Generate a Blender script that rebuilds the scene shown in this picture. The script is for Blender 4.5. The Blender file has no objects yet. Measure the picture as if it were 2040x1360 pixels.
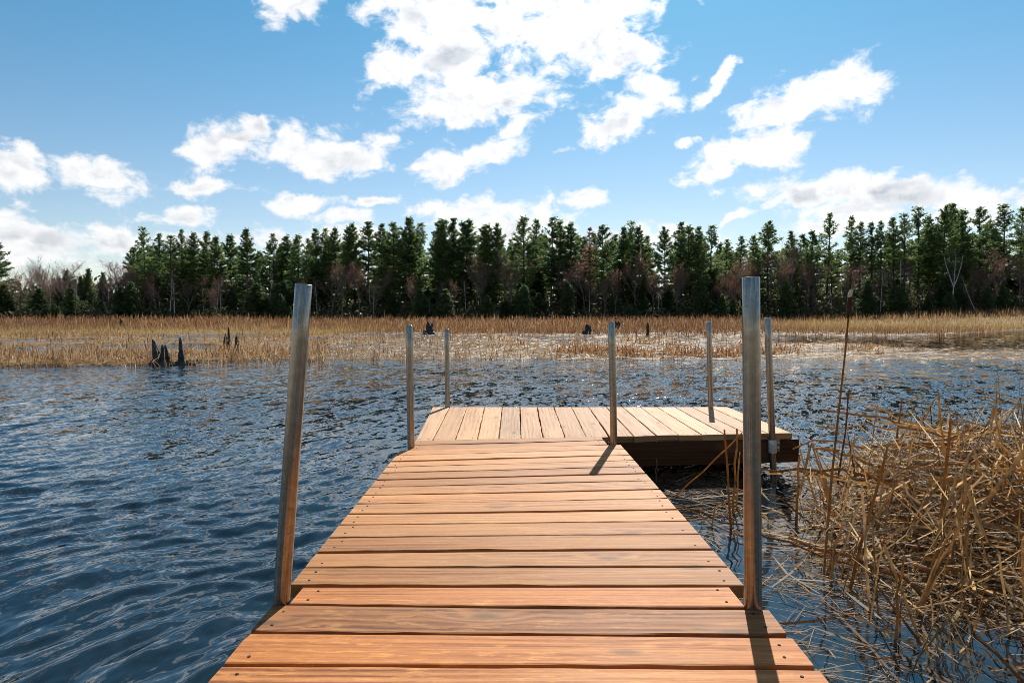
import bpy, math, random
import numpy as np
from mathutils import Vector, Matrix
R = math.radians
random.seed(7); rng = np.random.default_rng(7)
S = bpy.context.scene
COL = S.collection

# ------------------------------------------------------------------ camera
EYE = 1.03; FPX = 1360.0; HOR = 632.0; DECK = 0.28
PITCH = math.atan((680 - HOR) / FPX)
cam = bpy.data.cameras.new("camera"); camo = bpy.data.objects.new("camera", cam); COL.objects.link(camo)
cam.sensor_width = 36; cam.lens = 24; cam.clip_start = 0.05; cam.clip_end = 3000
camo.location = (0, 0, EYE); camo.rotation_euler = (R(90) - PITCH, 0, 0)
S.camera = camo
cp, sp = math.cos(PITCH), math.sin(PITCH)

def ray(u, v):
    a = (u - 1020) / FPX; b = (680 - v) / FPX
    return Vector((a, cp + b * sp, -sp + b * cp))
def on_z(u, v, z):            # point of the plane at height z seen at photo pixel u, v
    d = ray(u, v); t = (z - EYE) / d.z
    return Vector((d.x * t, d.y * t, z))
def on_y(u, v, y):            # point of the upright plane at distance y
    d = ray(u, v); t = y / d.y
    return Vector((d.x * t, y, EYE + d.z * t))
def az_el(u, v):
    d = ray(u, v).normalized()
    return math.atan2(d.x, d.y), math.asin(d.z)

# ------------------------------------------------------------------ sun, exposure
SUN_AZ, SUN_EL = R(14), R(40.4)
sl = bpy.data.lights.new("sun", 'SUN'); sl.energy = 5.0; sl.angle = R(0.5); sl.color = (1, .955, .88)
so = bpy.data.objects.new("sun", sl); COL.objects.link(so)
sd = Vector((math.sin(SUN_AZ) * math.cos(SUN_EL), math.cos(SUN_AZ) * math.cos(SUN_EL), math.sin(SUN_EL)))
so.rotation_euler = sd.to_track_quat('Z', 'Y').to_euler(); so.location = (20, 30, 40)
S.view_settings.view_transform = 'Standard'; S.view_settings.look = 'None'
S.view_settings.exposure = 0.75; S.view_settings.gamma = 1
S.view_settings.use_curve_mapping = False
S.cycles.max_bounces = 6; S.cycles.diffuse_bounces = 3; S.cycles.glossy_bounces = 3; S.cycles.transmission_bounces = 4; S.cycles.transparent_max_bounces = 8
S.cycles.sample_clamp_indirect = 6.0; S.cycles.sample_clamp_direct = 40.0
S.cycles.use_denoising = True; S.cycles.filter_width = .85

# ------------------------------------------------------------------ node helper
class NT:
    def __init__(s, tree): s.t = tree; s.n = tree.nodes; s.l = tree.links
    def add(s, typ, **kw):
        n = s.n.new(typ)
        for k, v in kw.items(): setattr(n, k, v)
        return n
    def put(s, sock, v):
        if isinstance(v, bpy.types.NodeSocket): s.l.new(v, sock)
        elif v is not None:
            if hasattr(sock.default_value, '__len__') and not hasattr(v, '__len__'): v = (v,) * len(sock.default_value)
            if hasattr(sock.default_value, '__len__') and len(sock.default_value) == 4 and len(v) == 3: v = (*v, 1)
            sock.default_value = v
    def m(s, op, a, b=None, c=None, clamp=False):
        n = s.add('ShaderNodeMath', operation=op, use_clamp=clamp)
        for i, v in enumerate((a, b, c)):
            if v is not None: s.put(n.inputs[i], v)
        return n.outputs[0]
    def vm(s, op, a, b=None, out=0):
        n = s.add('ShaderNodeVectorMath', operation=op)
        s.put(n.inputs[0], a)
        if b is not None:
            s.put(n.inputs[3] if op == 'SCALE' else n.inputs[1], b)
        return n.outputs['Value'] if op in ('LENGTH', 'DOT_PRODUCT') else n.outputs[0]
    def xyz(s, a, b, c):
        n = s.add('ShaderNodeCombineXYZ')
        for i, v in enumerate((a, b, c)): s.put(n.inputs[i], v)
        return n.outputs[0]
    def sep(s, v):
        n = s.add('ShaderNodeSeparateXYZ'); s.put(n.inputs[0], v); return n.outputs
    def noise(s, vec, scale, detail=4, rough=.55, dist=0, dim='3D', col=False):
        n = s.add('ShaderNodeTexNoise', noise_dimensions=dim)
        s.put(n.inputs['Vector'], vec); s.put(n.inputs['Scale'], scale); n.inputs['Detail'].default_value = detail
        n.inputs['Roughness'].default_value = rough; n.inputs['Distortion'].default_value = dist
        return n.outputs[1 if col else 0]
    def mix(s, f, a, b, blend='MIX'):
        n = s.add('ShaderNodeMix', data_type='RGBA', blend_type=blend)
        s.put(n.inputs[0], f); s.put(n.inputs[6], a); s.put(n.inputs[7], b); return n.outputs[2]
    def step(s, v, a, b, lo=0, hi=1, smooth=True):
        n = s.add('ShaderNodeMapRange', interpolation_type='SMOOTHSTEP' if smooth else 'LINEAR')
        for i, x in enumerate((v, a, b, lo, hi)): s.put(n.inputs[i], x)
        return n.outputs[0]
    def ramp(s, v, stops):
        n = s.add('ShaderNodeValToRGB'); s.put(n.inputs[0], v); e = n.color_ramp.elements
        while len(e) < len(stops): e.new(.5)
        for k, (p, c) in zip(e, stops): k.position = p; k.color = (*c, 1)
        return n.outputs[0]

# ------------------------------------------------------------------ sky with clouds (world)
W = bpy.data.worlds.new("World"); S.world = W; W.use_nodes = True
w = NT(W.node_tree); w.n.clear()
sky = w.add('ShaderNodeTexSky', sky_type='NISHITA', sun_disc=False, sun_elevation=SUN_EL, sun_rotation=SUN_AZ,
            air_density=1.0, dust_density=0.25, ozone_density=2.2, altitude=300)
CLOUDS = [  # photo pixel centre, half-width, half-height, tilt
 (25,340,95,50,-6),(195,356,125,40,-8),(412,371,95,20,0),(352,431,82,24,-4),(455,284,95,44,14),(512,250,30,30,40),(655,304,140,46,2),(752,268,45,26,25),
 (605,402,100,22,3),(750,402,50,15,5),(700,437,78,22,0),(70,492,180,48,-3),(225,485,70,34,0),(940,312,118,34,12),(905,345,60,22,30),
 (850,12,175,66,-12),(1140,50,180,104,0),(1010,60,90,50,0),(790,132,82,48,20),(905,105,105,62,10),(965,192,165,44,3),(1060,-60,290,80,0),(575,2,75,34,15),(880,225,80,26,10),
 (1010,245,60,22,30),(1290,165,80,30,-20),(1255,228,130,35,18),(1420,172,60,17,38),(1452,143,36,11,30),(1235,110,80,40,0),(1590,200,150,38,14),(1690,180,75,44,0),
 (1505,300,135,44,14),(1430,345,75,24,10),(1640,374,185,38,-2),(1790,382,175,46,-8),(1720,410,165,34,0),(1950,408,130,36,4),(1155,394,66,22,12),
 (935,420,125,30,4),(1000,455,150,45,0),(1075,412,34,26,35),(860,420,55,24,10),(1240,478,210,30,0),(1455,446,50,14,22),(1365,286,34,12,6),(1130,295,28,10,6),
 (640,475,200,26,0),(380,478,90,22,0),(1660,450,120,20,0),(1440,318,60,16,5),(310,-210,200,70,10),(560,-170,170,70,-10),(120,-120,120,40,0),(-260,380,170,50,0),(2300,330,190,60,0),(1480,-190,260,80,8),(1250,-380,300,120,0),(1850,-330,230,100,0),(1560,-560,330,130,0),(1700,-230,200,80,0)]  # the last ones, above the frame, are added to brighten the water's reflections
g = bpy.data.node_groups.new("cloud_field", 'ShaderNodeTree')
g.interface.new_socket("p", in_out='INPUT', socket_type='NodeSocketVector')
g.interface.new_socket("d", in_out='OUTPUT', socket_type='NodeSocketFloat')
q = NT(g); gi = q.add('NodeGroupInput'); go = q.add('NodeGroupOutput')
warp = q.noise(gi.outputs[0], 11, 3, .6, col=True)
warp2 = q.noise(gi.outputs[0], 45, 3, .6, col=True)
p1 = q.vm('ADD', gi.outputs[0], q.vm('SCALE', q.vm('SUBTRACT', warp, (.5, .5, .5)), .055))
p1 = q.vm('ADD', p1, q.vm('SCALE', q.vm('SUBTRACT', warp2, (.5, .5, .5)), .018))
E = None
ph = q.sep(p1); p3 = q.xyz(ph[0], ph[1], 1.0)
for (cx, cy, rx, ry, rot) in CLOUDS:
    a, e = az_el(cx, cy); ra = rx / FPX * max(math.cos(a) ** 2, .6); rb = ry / FPX * max(math.cos(a), .7); c, s_ = math.cos(R(rot)), math.sin(R(rot))
    src = p3
    if E is not None:          # a vanishing link to the cloud before keeps the shader's working memory small
        ch = q.add('ShaderNodeVectorMath', operation='MULTIPLY_ADD'); q.put(ch.inputs[0], E); ch.inputs[1].default_value = (1e-7, 1e-7, 1e-7); q.put(ch.inputs[2], p3); src = ch.outputs[0]
    xa = q.vm('DOT_PRODUCT', src, (c / ra, s_ / ra, -(a * c + e * s_) / ra)); ya = q.vm('DOT_PRODUCT', src, (-s_ / rb, c / rb, (a * s_ - e * c) / rb))
    flat = q.m('MULTIPLY_ADD', xa, xa, q.m('MULTIPLY_ADD', ya, ya, max(0, .24 * (1 - ry / 42))))   # small clouds stay thin and ragged
    if E is None: E = flat
    else:
        n = q.add('ShaderNodeMath', operation='SMOOTH_MIN'); q.put(n.inputs[0], E); q.put(n.inputs[1], flat); n.inputs[2].default_value = .15; E = n.outputs[0]
E = q.m('SUBTRACT', 1.0, q.m('SQRT', q.m('MAXIMUM', E, 0.0)))
E = q.m('MAXIMUM', E, -1.2)
# loose cloud cover high above and behind the photograph's frame
ps = q.sep(gi.outputs[0])
gen = q.m('SUBTRACT', q.m('MULTIPLY', q.noise(q.xyz(q.m('MULTIPLY', ps[0], .7), ps[1], 3.3), 4.2, 3, .5), 4.2), 2.45)
high = q.step(ps[1], R(29), R(40)); back = q.step(q.m('ABSOLUTE', ps[0]), R(48), R(62))
E = q.m('MAXIMUM', E, q.m('SUBTRACT', gen, q.m('MULTIPLY', q.m('SUBTRACT', 1, q.m('MAXIMUM', high, back)), 3)))
pf = q.vm('MULTIPLY', gi.outputs[0], (1, 1.5, 1))
q.l.new(q.m('MULTIPLY', E, 1.35), go.inputs[0]); 
tc = w.add('ShaderNodeTexCoord'); dx, dy, dz = w.sep(tc.outputs['Generated'])
AZ = w.m('ARCTAN2', dx, dy); EL = w.m('ARCSINE', dz)
P = w.xyz(AZ, EL, 0)
def field(p):
    n = w.add('ShaderNodeGroup'); n.node_tree = g; w.put(n.inputs[0], p); return n.outputs[0]
E1 = field(P); pf = w.vm('MULTIPLY', P, (1, 1.5, 1))
n1 = w.noise(pf, 20, 8, .62, .3); n2 = w.noise(w.vm('ADD', pf, (.006, .026, 0)), 20, 4, .6, .3)
D = w.m('MULTIPLY_ADD', w.m('SUBTRACT', n1, .5), 3.8, E1)
dens = w.step(D, -.20, .68)
lit = w.step(w.m('SUBTRACT', n2, n1), -.03, .16)       # billows shade what lies below them
core = w.m('MULTIPLY', w.step(E1, .25, 1.1), w.step(w.noise(w.vm('ADD', pf, (.01, .035, 4)), 13, 4, .55, .3), .46, .66))
core = w.m('MINIMUM', w.m('ADD', w.m('MULTIPLY', core, .72), w.m('MULTIPLY', lit, w.m('MULTIPLY', w.step(D, .3, 1.0), .42))), 1)
cc = w.mix(core, (12.1, 12.1, 12.2), (6.6, 7.1, 7.9))
near = w.m('POWER', w.m('MAXIMUM', w.vm('DOT_PRODUCT', tc.outputs['Generated'], tuple(sd)), 0.0), 14)     # clouds close to the sun scatter its light forwards
cc = w.vm('SCALE', cc, w.m('MULTIPLY_ADD', near, .45, 1.0))
hz = w.step(EL, R(-1), R(14))
skyc = w.mix(w.step(EL, R(0), R(30)), w.mix(1, sky.outputs[0], (1.40, 1.27, 1.22), 'MULTIPLY'), w.mix(1, sky.outputs[0], (.58, 1.29, 1.36), 'MULTIPLY'))
fin = w.mix(w.m('MULTIPLY', dens, .98), skyc, cc)
bg = w.add('ShaderNodeBackground'); w.put(bg.inputs[0], fin); bg.inputs[1].default_value = .05
W.cycles.sampling_method = 'MANUAL'; W.cycles.sample_map_resolution = 512
wo = w.add('ShaderNodeOutputWorld'); w.l.new(bg.outputs[0], wo.inputs[0])

# ------------------------------------------------------------------ mesh helpers
class MB:
    def __init__(s): s.v = []; s.f = []; s.uv = []; s.c = []; s.sm = []
    def vert(s, p): s.v.append(tuple(p)); return len(s.v) - 1
    def face(s, idx, uv=None, col=None, smooth=False):
        s.f.append(idx); s.uv.append(uv or [(0, 0)] * len(idx)); s.c.append(col or (.5, .5, .5)); s.sm.append(smooth)
    def box(s, a, b, col=None):
        (x0, y0, z0), (x1, y1, z1) = a, b
        i = [s.vert(p) for p in ((x0,y0,z0),(x1,y0,z0),(x1,y1,z0),(x0,y1,z0),(x0,y0,z1),(x1,y0,z1),(x1,y1,z1),(x0,y1,z1))]
        long_x = (x1 - x0) > (y1 - y0)
        for f in ((0,3,2,1),(4,5,6,7),(0,1,5,4),(1,2,6,5),(2,3,7,6),(3,0,4,7)):
            uv = []
            for k in f:
                p = s.v[i[k]]; uv.append((p[0], p[1] + p[2]) if long_x else (p[1], p[0] + p[2]))
            s.face([i[k] for k in f], uv, col)
    def tube(s, pts, rad, n=8, col=None, cap=True, uvs=1.0):
        pts = [Vector(p) for p in pts]; rings = []; L = 0
        ref = Vector((0.13, .27, .95))
        for i, p in enumerate(pts):
            t = (pts[min(i + 1, len(pts) - 1)] - pts[max(i - 1, 0)]).normalized()
            rf = ref if abs(t.dot(ref.normalized())) < .9 else Vector((1, .1, 0))
            a = t.cross(rf).normalized(); b = t.cross(a)
            r = rad[i] if hasattr(rad, '__len__') else rad
            if i: L += (p - pts[i - 1]).length
            rings.append((L, [s.vert(p + (a * math.cos(2*math.pi*k/n) + b * math.sin(2*math.pi*k/n)) * r) for k in range(n)]))
        for (l0, r0), (l1, r1) in zip(rings, rings[1:]):
            for k in range(n):
                k2 = (k + 1) % n
                s.face([r0[k], r0[k2], r1[k2], r1[k]], [(k/n, l0*uvs), ((k+1)/n, l0*uvs), ((k+1)/n, l1*uvs), (k/n, l1*uvs)], col, True)
        if cap:
            s.face(rings[0][1][:], None, col); s.face(rings[-1][1][::-1], None, col)
    def mesh(s, name):
        me = bpy.data.meshes.new(name); me.from_pydata(s.v, [], s.f)
        ul = me.uv_layers.new(name="UVMap")
        uv = np.array([p for u in s.uv for p in u], dtype=np.float32).ravel(); ul.data.foreach_set("uv", uv)
        ca = me.color_attributes.new("Col", 'FLOAT_COLOR', 'CORNER')
        cols = np.array([(*c, 1) for c, f in zip(s.c, s.f) for _ in f], dtype=np.float32).ravel(); ca.data.foreach_set("color", cols)
        me.polygons.foreach_set("use_smooth", np.array(s.sm, dtype=bool)); me.update()
        return me
    def build(s, name, mat, parent=None):
        return link(name, s.mesh(name), mat, parent)
def link(name, me, mat=None, parent=None):
    o = bpy.data.objects.new(name, me); COL.objects.link(o)
    if mat is not None and not me.materials: me.materials.append(mat)
    if parent is not None: o.parent = parent
    return o
def tag(o, label=None, cat=None, group=None, kind=None):
    for k, v in (('label', label), ('category', cat), ('group', group), ('kind', kind)):
        if v: o[k] = v
    return o
def empty(name, loc, label, cat, group=None):
    o = bpy.data.objects.new(name, None); COL.objects.link(o); o.location = loc; o.empty_display_size = .1
    return tag(o, label, cat, group)
def np_mesh(name, V, F, cols=None, smooth=False, uv=None):
    """V (n,3), F (m,k) arrays, cols per vertex (n,3)"""
    me = bpy.data.meshes.new(name); n, (m, k) = len(V), F.shape
    me.vertices.add(n); me.vertices.foreach_set("co", V.astype(np.float32).ravel())
    me.loops.add(m * k); me.loops.foreach_set("vertex_index", F.astype(np.int32).ravel())
    me.polygons.add(m); me.polygons.foreach_set("loop_start", np.arange(0, m * k, k, dtype=np.int32))
    me.polygons.foreach_set("use_smooth", np.full(m, smooth))
    me.update(calc_edges=True)
    if cols is not None:
        ca = me.color_attributes.new("Col", 'FLOAT_COLOR', 'POINT')
        ca.data.foreach_set("color", np.concatenate([cols, np.ones((n, 1))], 1).astype(np.float32).ravel())
    return me

# ------------------------------------------------------------------ materials
def mat(name):
    m = bpy.data.materials.new(name); m.use_nodes = True; t = NT(m.node_tree); t.n.clear()
    o = t.add('ShaderNodeOutputMaterial'); return m, t, o
def princ(t, o, **kw):
    p = t.add('ShaderNodeBsdfPrincipled')
    for k, v in kw.items(): t.put(p.inputs[k.replace('_', ' ')], v)
    t.l.new(p.outputs[0], o.inputs[0]); return p

def wood(name, pale, mid, dark, worn, worn_amt, spec=.13, rough=.62):
    m, t, o = mat(name)
    uv = t.add('ShaderNodeUVMap', uv_map="UVMap").outputs[0]; u, v, _ = t.sep(uv)
    rc = t.add('ShaderNodeVertexColor', layer_name="Col").outputs[0]; r1, r2, r3 = t.sep(rc)
    off = t.m('MULTIPLY', r1, 37.0)
    base = t.xyz(t.m('ADD', u, off), v, off)
    # growth rings cut lengthwise: bands that wander and close round knots
    wob = t.noise(t.vm('MULTIPLY', base, (1.1, 6, 1)), 1.0, 3, .5)
    vv = t.m('ADD', v, t.m('MULTIPLY', t.m('SUBTRACT', wob, .5), .085))
    vo = t.add('ShaderNodeTexVoronoi', feature='F1', voronoi_dimensions='2D'); t.put(vo.inputs['Vector'], t.vm('MULTIPLY', base, (1.9, 5.0, 1))); vo.inputs['Scale'].default_value = 1.0
    kd = vo.outputs['Distance']; kr = t.sep(vo.outputs['Color'])[0]
    on = t.m('GREATER_THAN', kr, .58)
    knot = t.m('MULTIPLY', on, t.m('SUBTRACT', 1, t.step(kd, .03, .10)))
    halo = t.m('MULTIPLY', on, t.m('SUBTRACT', 1, t.step(kd, .06, .30)))
    ph = t.m('ADD', t.m('MULTIPLY', vv, 230), t.m('MULTIPLY', halo, 9.0))
    ring = t.m('MULTIPLY_ADD', t.m('SINE', ph), .5, .5)
    fib = t.noise(t.vm('MULTIPLY', base, (2.6, 150, 1)), 1.0, 3, .6)
    fib2 = t.noise(t.vm('MULTIPLY', base, (1.1, 52, 1)), 1.0, 4, .6)
    ringm = t.m('MULTIPLY', ring, t.step(t.noise(t.vm('MULTIPLY', base, (.9, 5, 1)), 1, 2), .35, .7))
    f = t.m('ADD', t.m('MULTIPLY', ringm, .45), t.m('ADD', t.m('MULTIPLY', fib2, 1.1), t.m('MULTIPLY', fib, .75)))
    grit = t.noise(t.vm('MULTIPLY', base, (38, 130, 3)), 1.0, 4, .7)
    f = t.m('ADD', t.m('SUBTRACT', f, .90), t.m('MULTIPLY', grit, .62))
    c = t.ramp(f, [(.12, pale), (.5, mid), (.95, dark)])
    # weathering: grey bleached stretches and golden worn flecks
    gz = t.noise(t.vm('MULTIPLY', base, (1.6, 7, 1)), 1.0, 4, .6)
    c = t.mix(t.m('MULTIPLY', t.step(gz, .48, .75), .35), c, (.29, .165, .085))
    fl = t.noise(t.vm('MULTIPLY', base, (11, 55, 1)), 1.0, 5, .7)
    zone = t.step(t.noise(t.vm('MULTIPLY', base, (1.6, 6, 2)), 1.0, 3), .32, .56)
    c = t.mix(t.m('MULTIPLY', t.m('MULTIPLY', t.step(fl, .52, .66), zone), worn_amt), c, worn)
    st = t.noise(t.vm('MULTIPLY', base, (2.6, 9, 5)), 1.0, 4, .6)
    c = t.mix(t.m('MULTIPLY', t.step(st, .53, .72), .35), c, tuple(x * .62 for x in mid))
    # hairline checks along the grain
    ck = t.noise(t.vm('MULTIPLY', base, (.55, 70, 9)), 1.0, 2, .5)
    check = t.m('MULTIPLY', t.step(t.m('ABSOLUTE', t.m('SUBTRACT', ck, .5)), .012, .0), t.step(t.noise(t.vm('MULTIPLY', base, (1.4, 11, 3)), 1, 1), .52, .6))
    c = t.mix(t.m('MULTIPLY', check, .8), c, (.06, .03, .015))
    c = t.mix(t.m('MULTIPLY', halo, .35), c, (.30, .15, .07)); c = t.mix(t.m('MULTIPLY', knot, .8), c, (.13, .065, .03))
    br = t.m('MULTIPLY_ADD', r2, .54, .72)
    c = t.mix(1, c, t.xyz(br, t.m('MULTIPLY', br, t.m('MULTIPLY_ADD', r3, .12, .94)), t.m('MULTIPLY', br, t.m('MULTIPLY_ADD', r3, .3, .85))), 'MULTIPLY')
    p = princ(t, o, Base_Color=c, Roughness=t.m('MULTIPLY_ADD', fib, .25, rough - .1), Specular_IOR_Level=spec)
    hgt = t.m('SUBTRACT', t.m('ADD', t.m('MULTIPLY', fib, .5), t.m('MULTIPLY', ringm, .3)), t.m('MULTIPLY', check, 1.5))
    b = t.add('ShaderNodeBump'); b.inputs['Strength'].default_value = .3; b.inputs['Distance'].default_value = .0015
    t.put(b.inputs['Height'], hgt); t.l.new(b.outputs[0], p.inputs['Normal'])
    return m
M = {}
M['wood_near'] = wood('stained_deck_wood', (.37, .150, .046), (.265, .096, .027), (.105, .033, .010), (.48, .225, .068), .6)
M['wood_mid'] = wood('stained_deck_wood_worn', (.435, .205, .072), (.335, .140, .045), (.17, .060, .019), (.51, .275, .098), .5)
M['wood_end'] = wood('glare_pale_deck_wood', (.44, .250, .125), (.36, .190, .090), (.21, .100, .043), (.46, .29, .15), .4)  # paler than the walkway: sun glare put into the wood colour
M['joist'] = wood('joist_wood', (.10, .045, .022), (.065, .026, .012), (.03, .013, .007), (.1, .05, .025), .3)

def metal():
    m, t, o = mat('galvanised_pipe')
    uv = t.add('ShaderNodeUVMap', uv_map="UVMap").outputs[0]
    tc = t.add('ShaderNodeTexCoord').outputs['Object']
    n1 = t.noise(t.vm('MULTIPLY', uv, (44, .6, 1)), 1.0, 4, .65); n2 = t.noise(tc, 42, 5, .7); n3 = t.noise(tc, 7, 3, .6)
    c = t.ramp(t.m('ADD', t.m('MULTIPLY', n1, .55), t.m('MULTIPLY', n2, .45)), [(.3, (.19, .172, .152)), (.5, (.31, .285, .255)), (.7, (.48, .45, .41))])
    c = t.mix(t.m('MULTIPLY', t.step(n3, .52, .72), .35), c, (.27, .20, .13))
    us = t.sep(uv)[0]
    seam = t.m('MULTIPLY', t.step(t.m('ABSOLUTE', t.m('SUBTRACT', us, .585)), .012, .003), t.step(n2, .35, .55))
    c = t.mix(t.m('MULTIPLY', seam, .5), c, (.16, .12, .08))
    pit = t.step(t.noise(tc, 95, 2, .5), .66, .72)
    c = t.mix(t.m('MULTIPLY', pit, .55), c, (.12, .10, .08))
    p = princ(t, o, Base_Color=c, Metallic=.92, Roughness=t.m('MULTIPLY_ADD', n1, .22, .14))
    b = t.add('ShaderNodeBump'); b.inputs['Strength'].default_value = .25; b.inputs['Distance'].default_value = .001
    t.put(b.inputs['Height'], t.m('ADD', n2, n1)); t.l.new(b.outputs[0], p.inputs['Normal']); return m
M['metal'] = metal()
def plain(name, c, rough=.6, metallic=0, var=.35, scale=30, spec=.4):
    m, t, o = mat(name); tc = t.add('ShaderNodeTexCoord').outputs['Object']
    n = t.noise(tc, scale, 5, .65)
    c2 = t.mix(t.step(n, .3, .7), tuple(x * (1 - var) for x in c), tuple(min(1, x * (1 + var)) for x in c))
    p = princ(t, o, Base_Color=c2, Roughness=rough, Metallic=metallic, Specular_IOR_Level=spec)
    b = t.add('ShaderNodeBump'); b.inputs['Strength'].default_value = .5; b.inputs['Distance'].default_value = .01
    t.put(b.inputs['Height'], n); t.l.new(b.outputs[0], p.inputs['Normal']); return m
M['screw'] = plain('dark_screw', (.022, .018, .016), .6, .2, .4, 300, .2)
M['rust'] = plain('rusty_steel', (.30, .20, .13), .6, .3, .5, 60)
M['zinc'] = plain('zinc_bracket', (.62, .62, .58), .5, .5, .3, 50)
M['stump'] = plain('wet_rotten_wood', (.045, .037, .031), .8, 0, .75, 9)
M['bark'] = plain('pine_bark', (.058, .043, .034), .9, 0, .45, 5, .2)
M['birchbark'] = plain('birch_bark', (.42, .40, .37), .8, 0, .3, 3, .2)
M['twig'] = plain('grey_twigs', (.15, .115, .10), .9, 0, .35, 3, .2)

def leafy(name, stops, trans=.35, gloss=.0, by_col=False, nscale=.5, rough=.6):
    m, t, o = mat(name)
    if by_col:
        c = t.add('ShaderNodeVertexColor', layer_name="Col").outputs[0]
        n = t.noise(t.add('ShaderNodeTexCoord').outputs['Object'], nscale, 3)
        c = t.mix(1, c, t.ramp(n, [(.3, (.78, .75, .70)), (.7, (1.3, 1.3, 1.3))]), 'MULTIPLY')
    else:
        geo = t.add('ShaderNodeNewGeometry'); oi = t.add('ShaderNodeObjectInfo')
        n = t.noise(geo.outputs['Position'], nscale, 3, .6)
        vc = t.sep(t.add('ShaderNodeVertexColor', layer_name="Col").outputs[0])[0]
        c = t.ramp(t.m('ADD', t.m('ADD', t.m('MULTIPLY', n, .5), t.m('MULTIPLY', oi.outputs['Random'], .25)), t.m('MULTIPLY', vc, .25)), stops)
    p = t.add('ShaderNodeBsdfPrincipled'); t.put(p.inputs['Base Color'], c); p.inputs['Roughness'].default_value = rough; p.inputs['Specular IOR Level'].default_value = .25 + gloss
    tr = t.add('ShaderNodeBsdfTranslucent'); t.put(tr.inputs[0], c)
    mx = t.add('ShaderNodeMixShader'); mx.inputs[0].default_value = trans
    t.l.new(p.outputs[0], mx.inputs[1]); t.l.new(tr.outputs[0], mx.inputs[2]); t.l.new(mx.outputs[0], o.inputs[0]); return m
M['needles'] = leafy('pine_needles', [(.25, (.050, .090, .028)), (.5, (.125, .190, .058)), (.75, (.24, .30, .105))], .6, nscale=.35)
M['fir'] = leafy('fir_needles', [(.25, (.034, .058, .022)), (.5, (.068, .108, .036)), (.8, (.13, .18, .06))], .45, nscale=.5)
M['rustbuds'] = leafy('rusty_buds', [(.25, (.17, .080, .050)), (.5, (.25, .12, .075)), (.8, (.34, .19, .12))], .4, nscale=.4)
M['redbuds'] = leafy('red_buds', [(.25, (.15, .065, .060)), (.5, (.22, .095, .085)), (.8, (.30, .15, .13))], .4, nscale=.4)
M['greybuds'] = leafy('grey_twig_haze', [(.25, (.11, .085, .075)), (.5, (.17, .135, .115)), (.8, (.25, .20, .17))], .4, nscale=.4)
M['brush'] = leafy('undergrowth', [(.25, (.040, .046, .021)), (.5, (.085, .085, .038)), (.8, (.15, .14, .062))], .35, nscale=.25)
M['straw'] = leafy('dry_straw', None, .42, .1, True, 20)
M['reed'] = leafy('dry_cattail', None, .60, .0, True, 35, .6)
M['seed'] = plain('cattail_seed_head', (.085, .030, .018), .95, 0, .5, 160, .1)
M['fluff'] = plain('cattail_fluff', (.62, .50, .38), 1, 0, .3, 200, .1)
def ground_mat():
    m, t, o = mat('marsh_mud'); pos = t.add('ShaderNodeNewGeometry').outputs['Position']
    n = t.noise(pos, .8, 6, .65); n2 = t.noise(t.vm('MULTIPLY', pos, (1, .35, 1)), 6, 5, .7)
    c = t.ramp(t.m('ADD', t.m('MULTIPLY', n, .5), t.m('MULTIPLY', n2, .5)), [(.3, (.025, .017, .010)), (.5, (.080, .052, .029)), (.72, (.19, .13, .072))])
    princ(t, o, Base_Color=c, Roughness=.8, Specular_IOR_Level=.3); return m
M['mud'] = ground_mat()

def water_mat():
    m, t, o = mat('lake_water')
    pos = t.add('ShaderNodeNewGeometry').outputs['Position']; px, py, _ = t.sep(pos)
    rot = t.add('ShaderNodeMapping'); rot.inputs[2].default_value = (0, 0, R(-66)); t.l.new(pos, rot.inputs[0])
    v = t.vm('MULTIPLY', rot.outputs[0], (.42, 1.0, 1))
    a = t.noise(v, 6.0, 3, .6, .6, col=True); b = t.noise(v, 16.0, 3, .6, .4, col=True); c = t.noise(v, 38.0, 2, .55, .2, col=True)
    patch = t.step(t.noise(t.vm('MULTIPLY', pos, (.5, .22, 1)), .55, 3, .5), .32, .68, .55, 1.25)
    calm = t.m('MAXIMUM', t.step(py, 4.9, 3.6), 0)
    calm = t.m('MULTIPLY', calm, t.step(px, .45, .95)); calm = t.m('MULTIPLY', calm, .8)
    behind = t.m('MULTIPLY', t.m('MULTIPLY', t.step(py, 20.0, 24.0), t.step(t.m('DIVIDE', px, py), .36, .44)), .8)
    amp = t.m('MULTIPLY', t.m('MULTIPLY', patch, t.m('SUBTRACT', 1, calm)), t.m('SUBTRACT', 1, behind))
    far = t.step(py, 2.5, 9.0)
    def slope(col, k):
        return t.vm('SCALE', t.vm('SUBTRACT', col, (.5, .5, .5)), k)
    s = t.vm('ADD', slope(a, t.m('MULTIPLY', far, .85)), t.vm('ADD', slope(b, t.m('MULTIPLY_ADD', far, .75, .22)), slope(c, .32)))
    s = t.vm('SCALE', s, amp)
    s = t.vm('MULTIPLY', s, (.85, 1.1, 0))
    nrm = t.vm('NORMALIZE', t.vm('ADD', t.add('ShaderNodeNewGeometry').outputs['Normal'], s))
    scum = t.noise(t.vm('MULTIPLY', pos, (1, 1, 1)), 5.5, 4, .6, 1.5)
    p = princ(t, o, Base_Color=(.006, .012, .017), Roughness=.03, IOR=1.62, Specular_IOR_Level=.5)
    t.l.new(nrm, p.inputs['Normal']); return m
M['water'] = water_mat()

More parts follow.
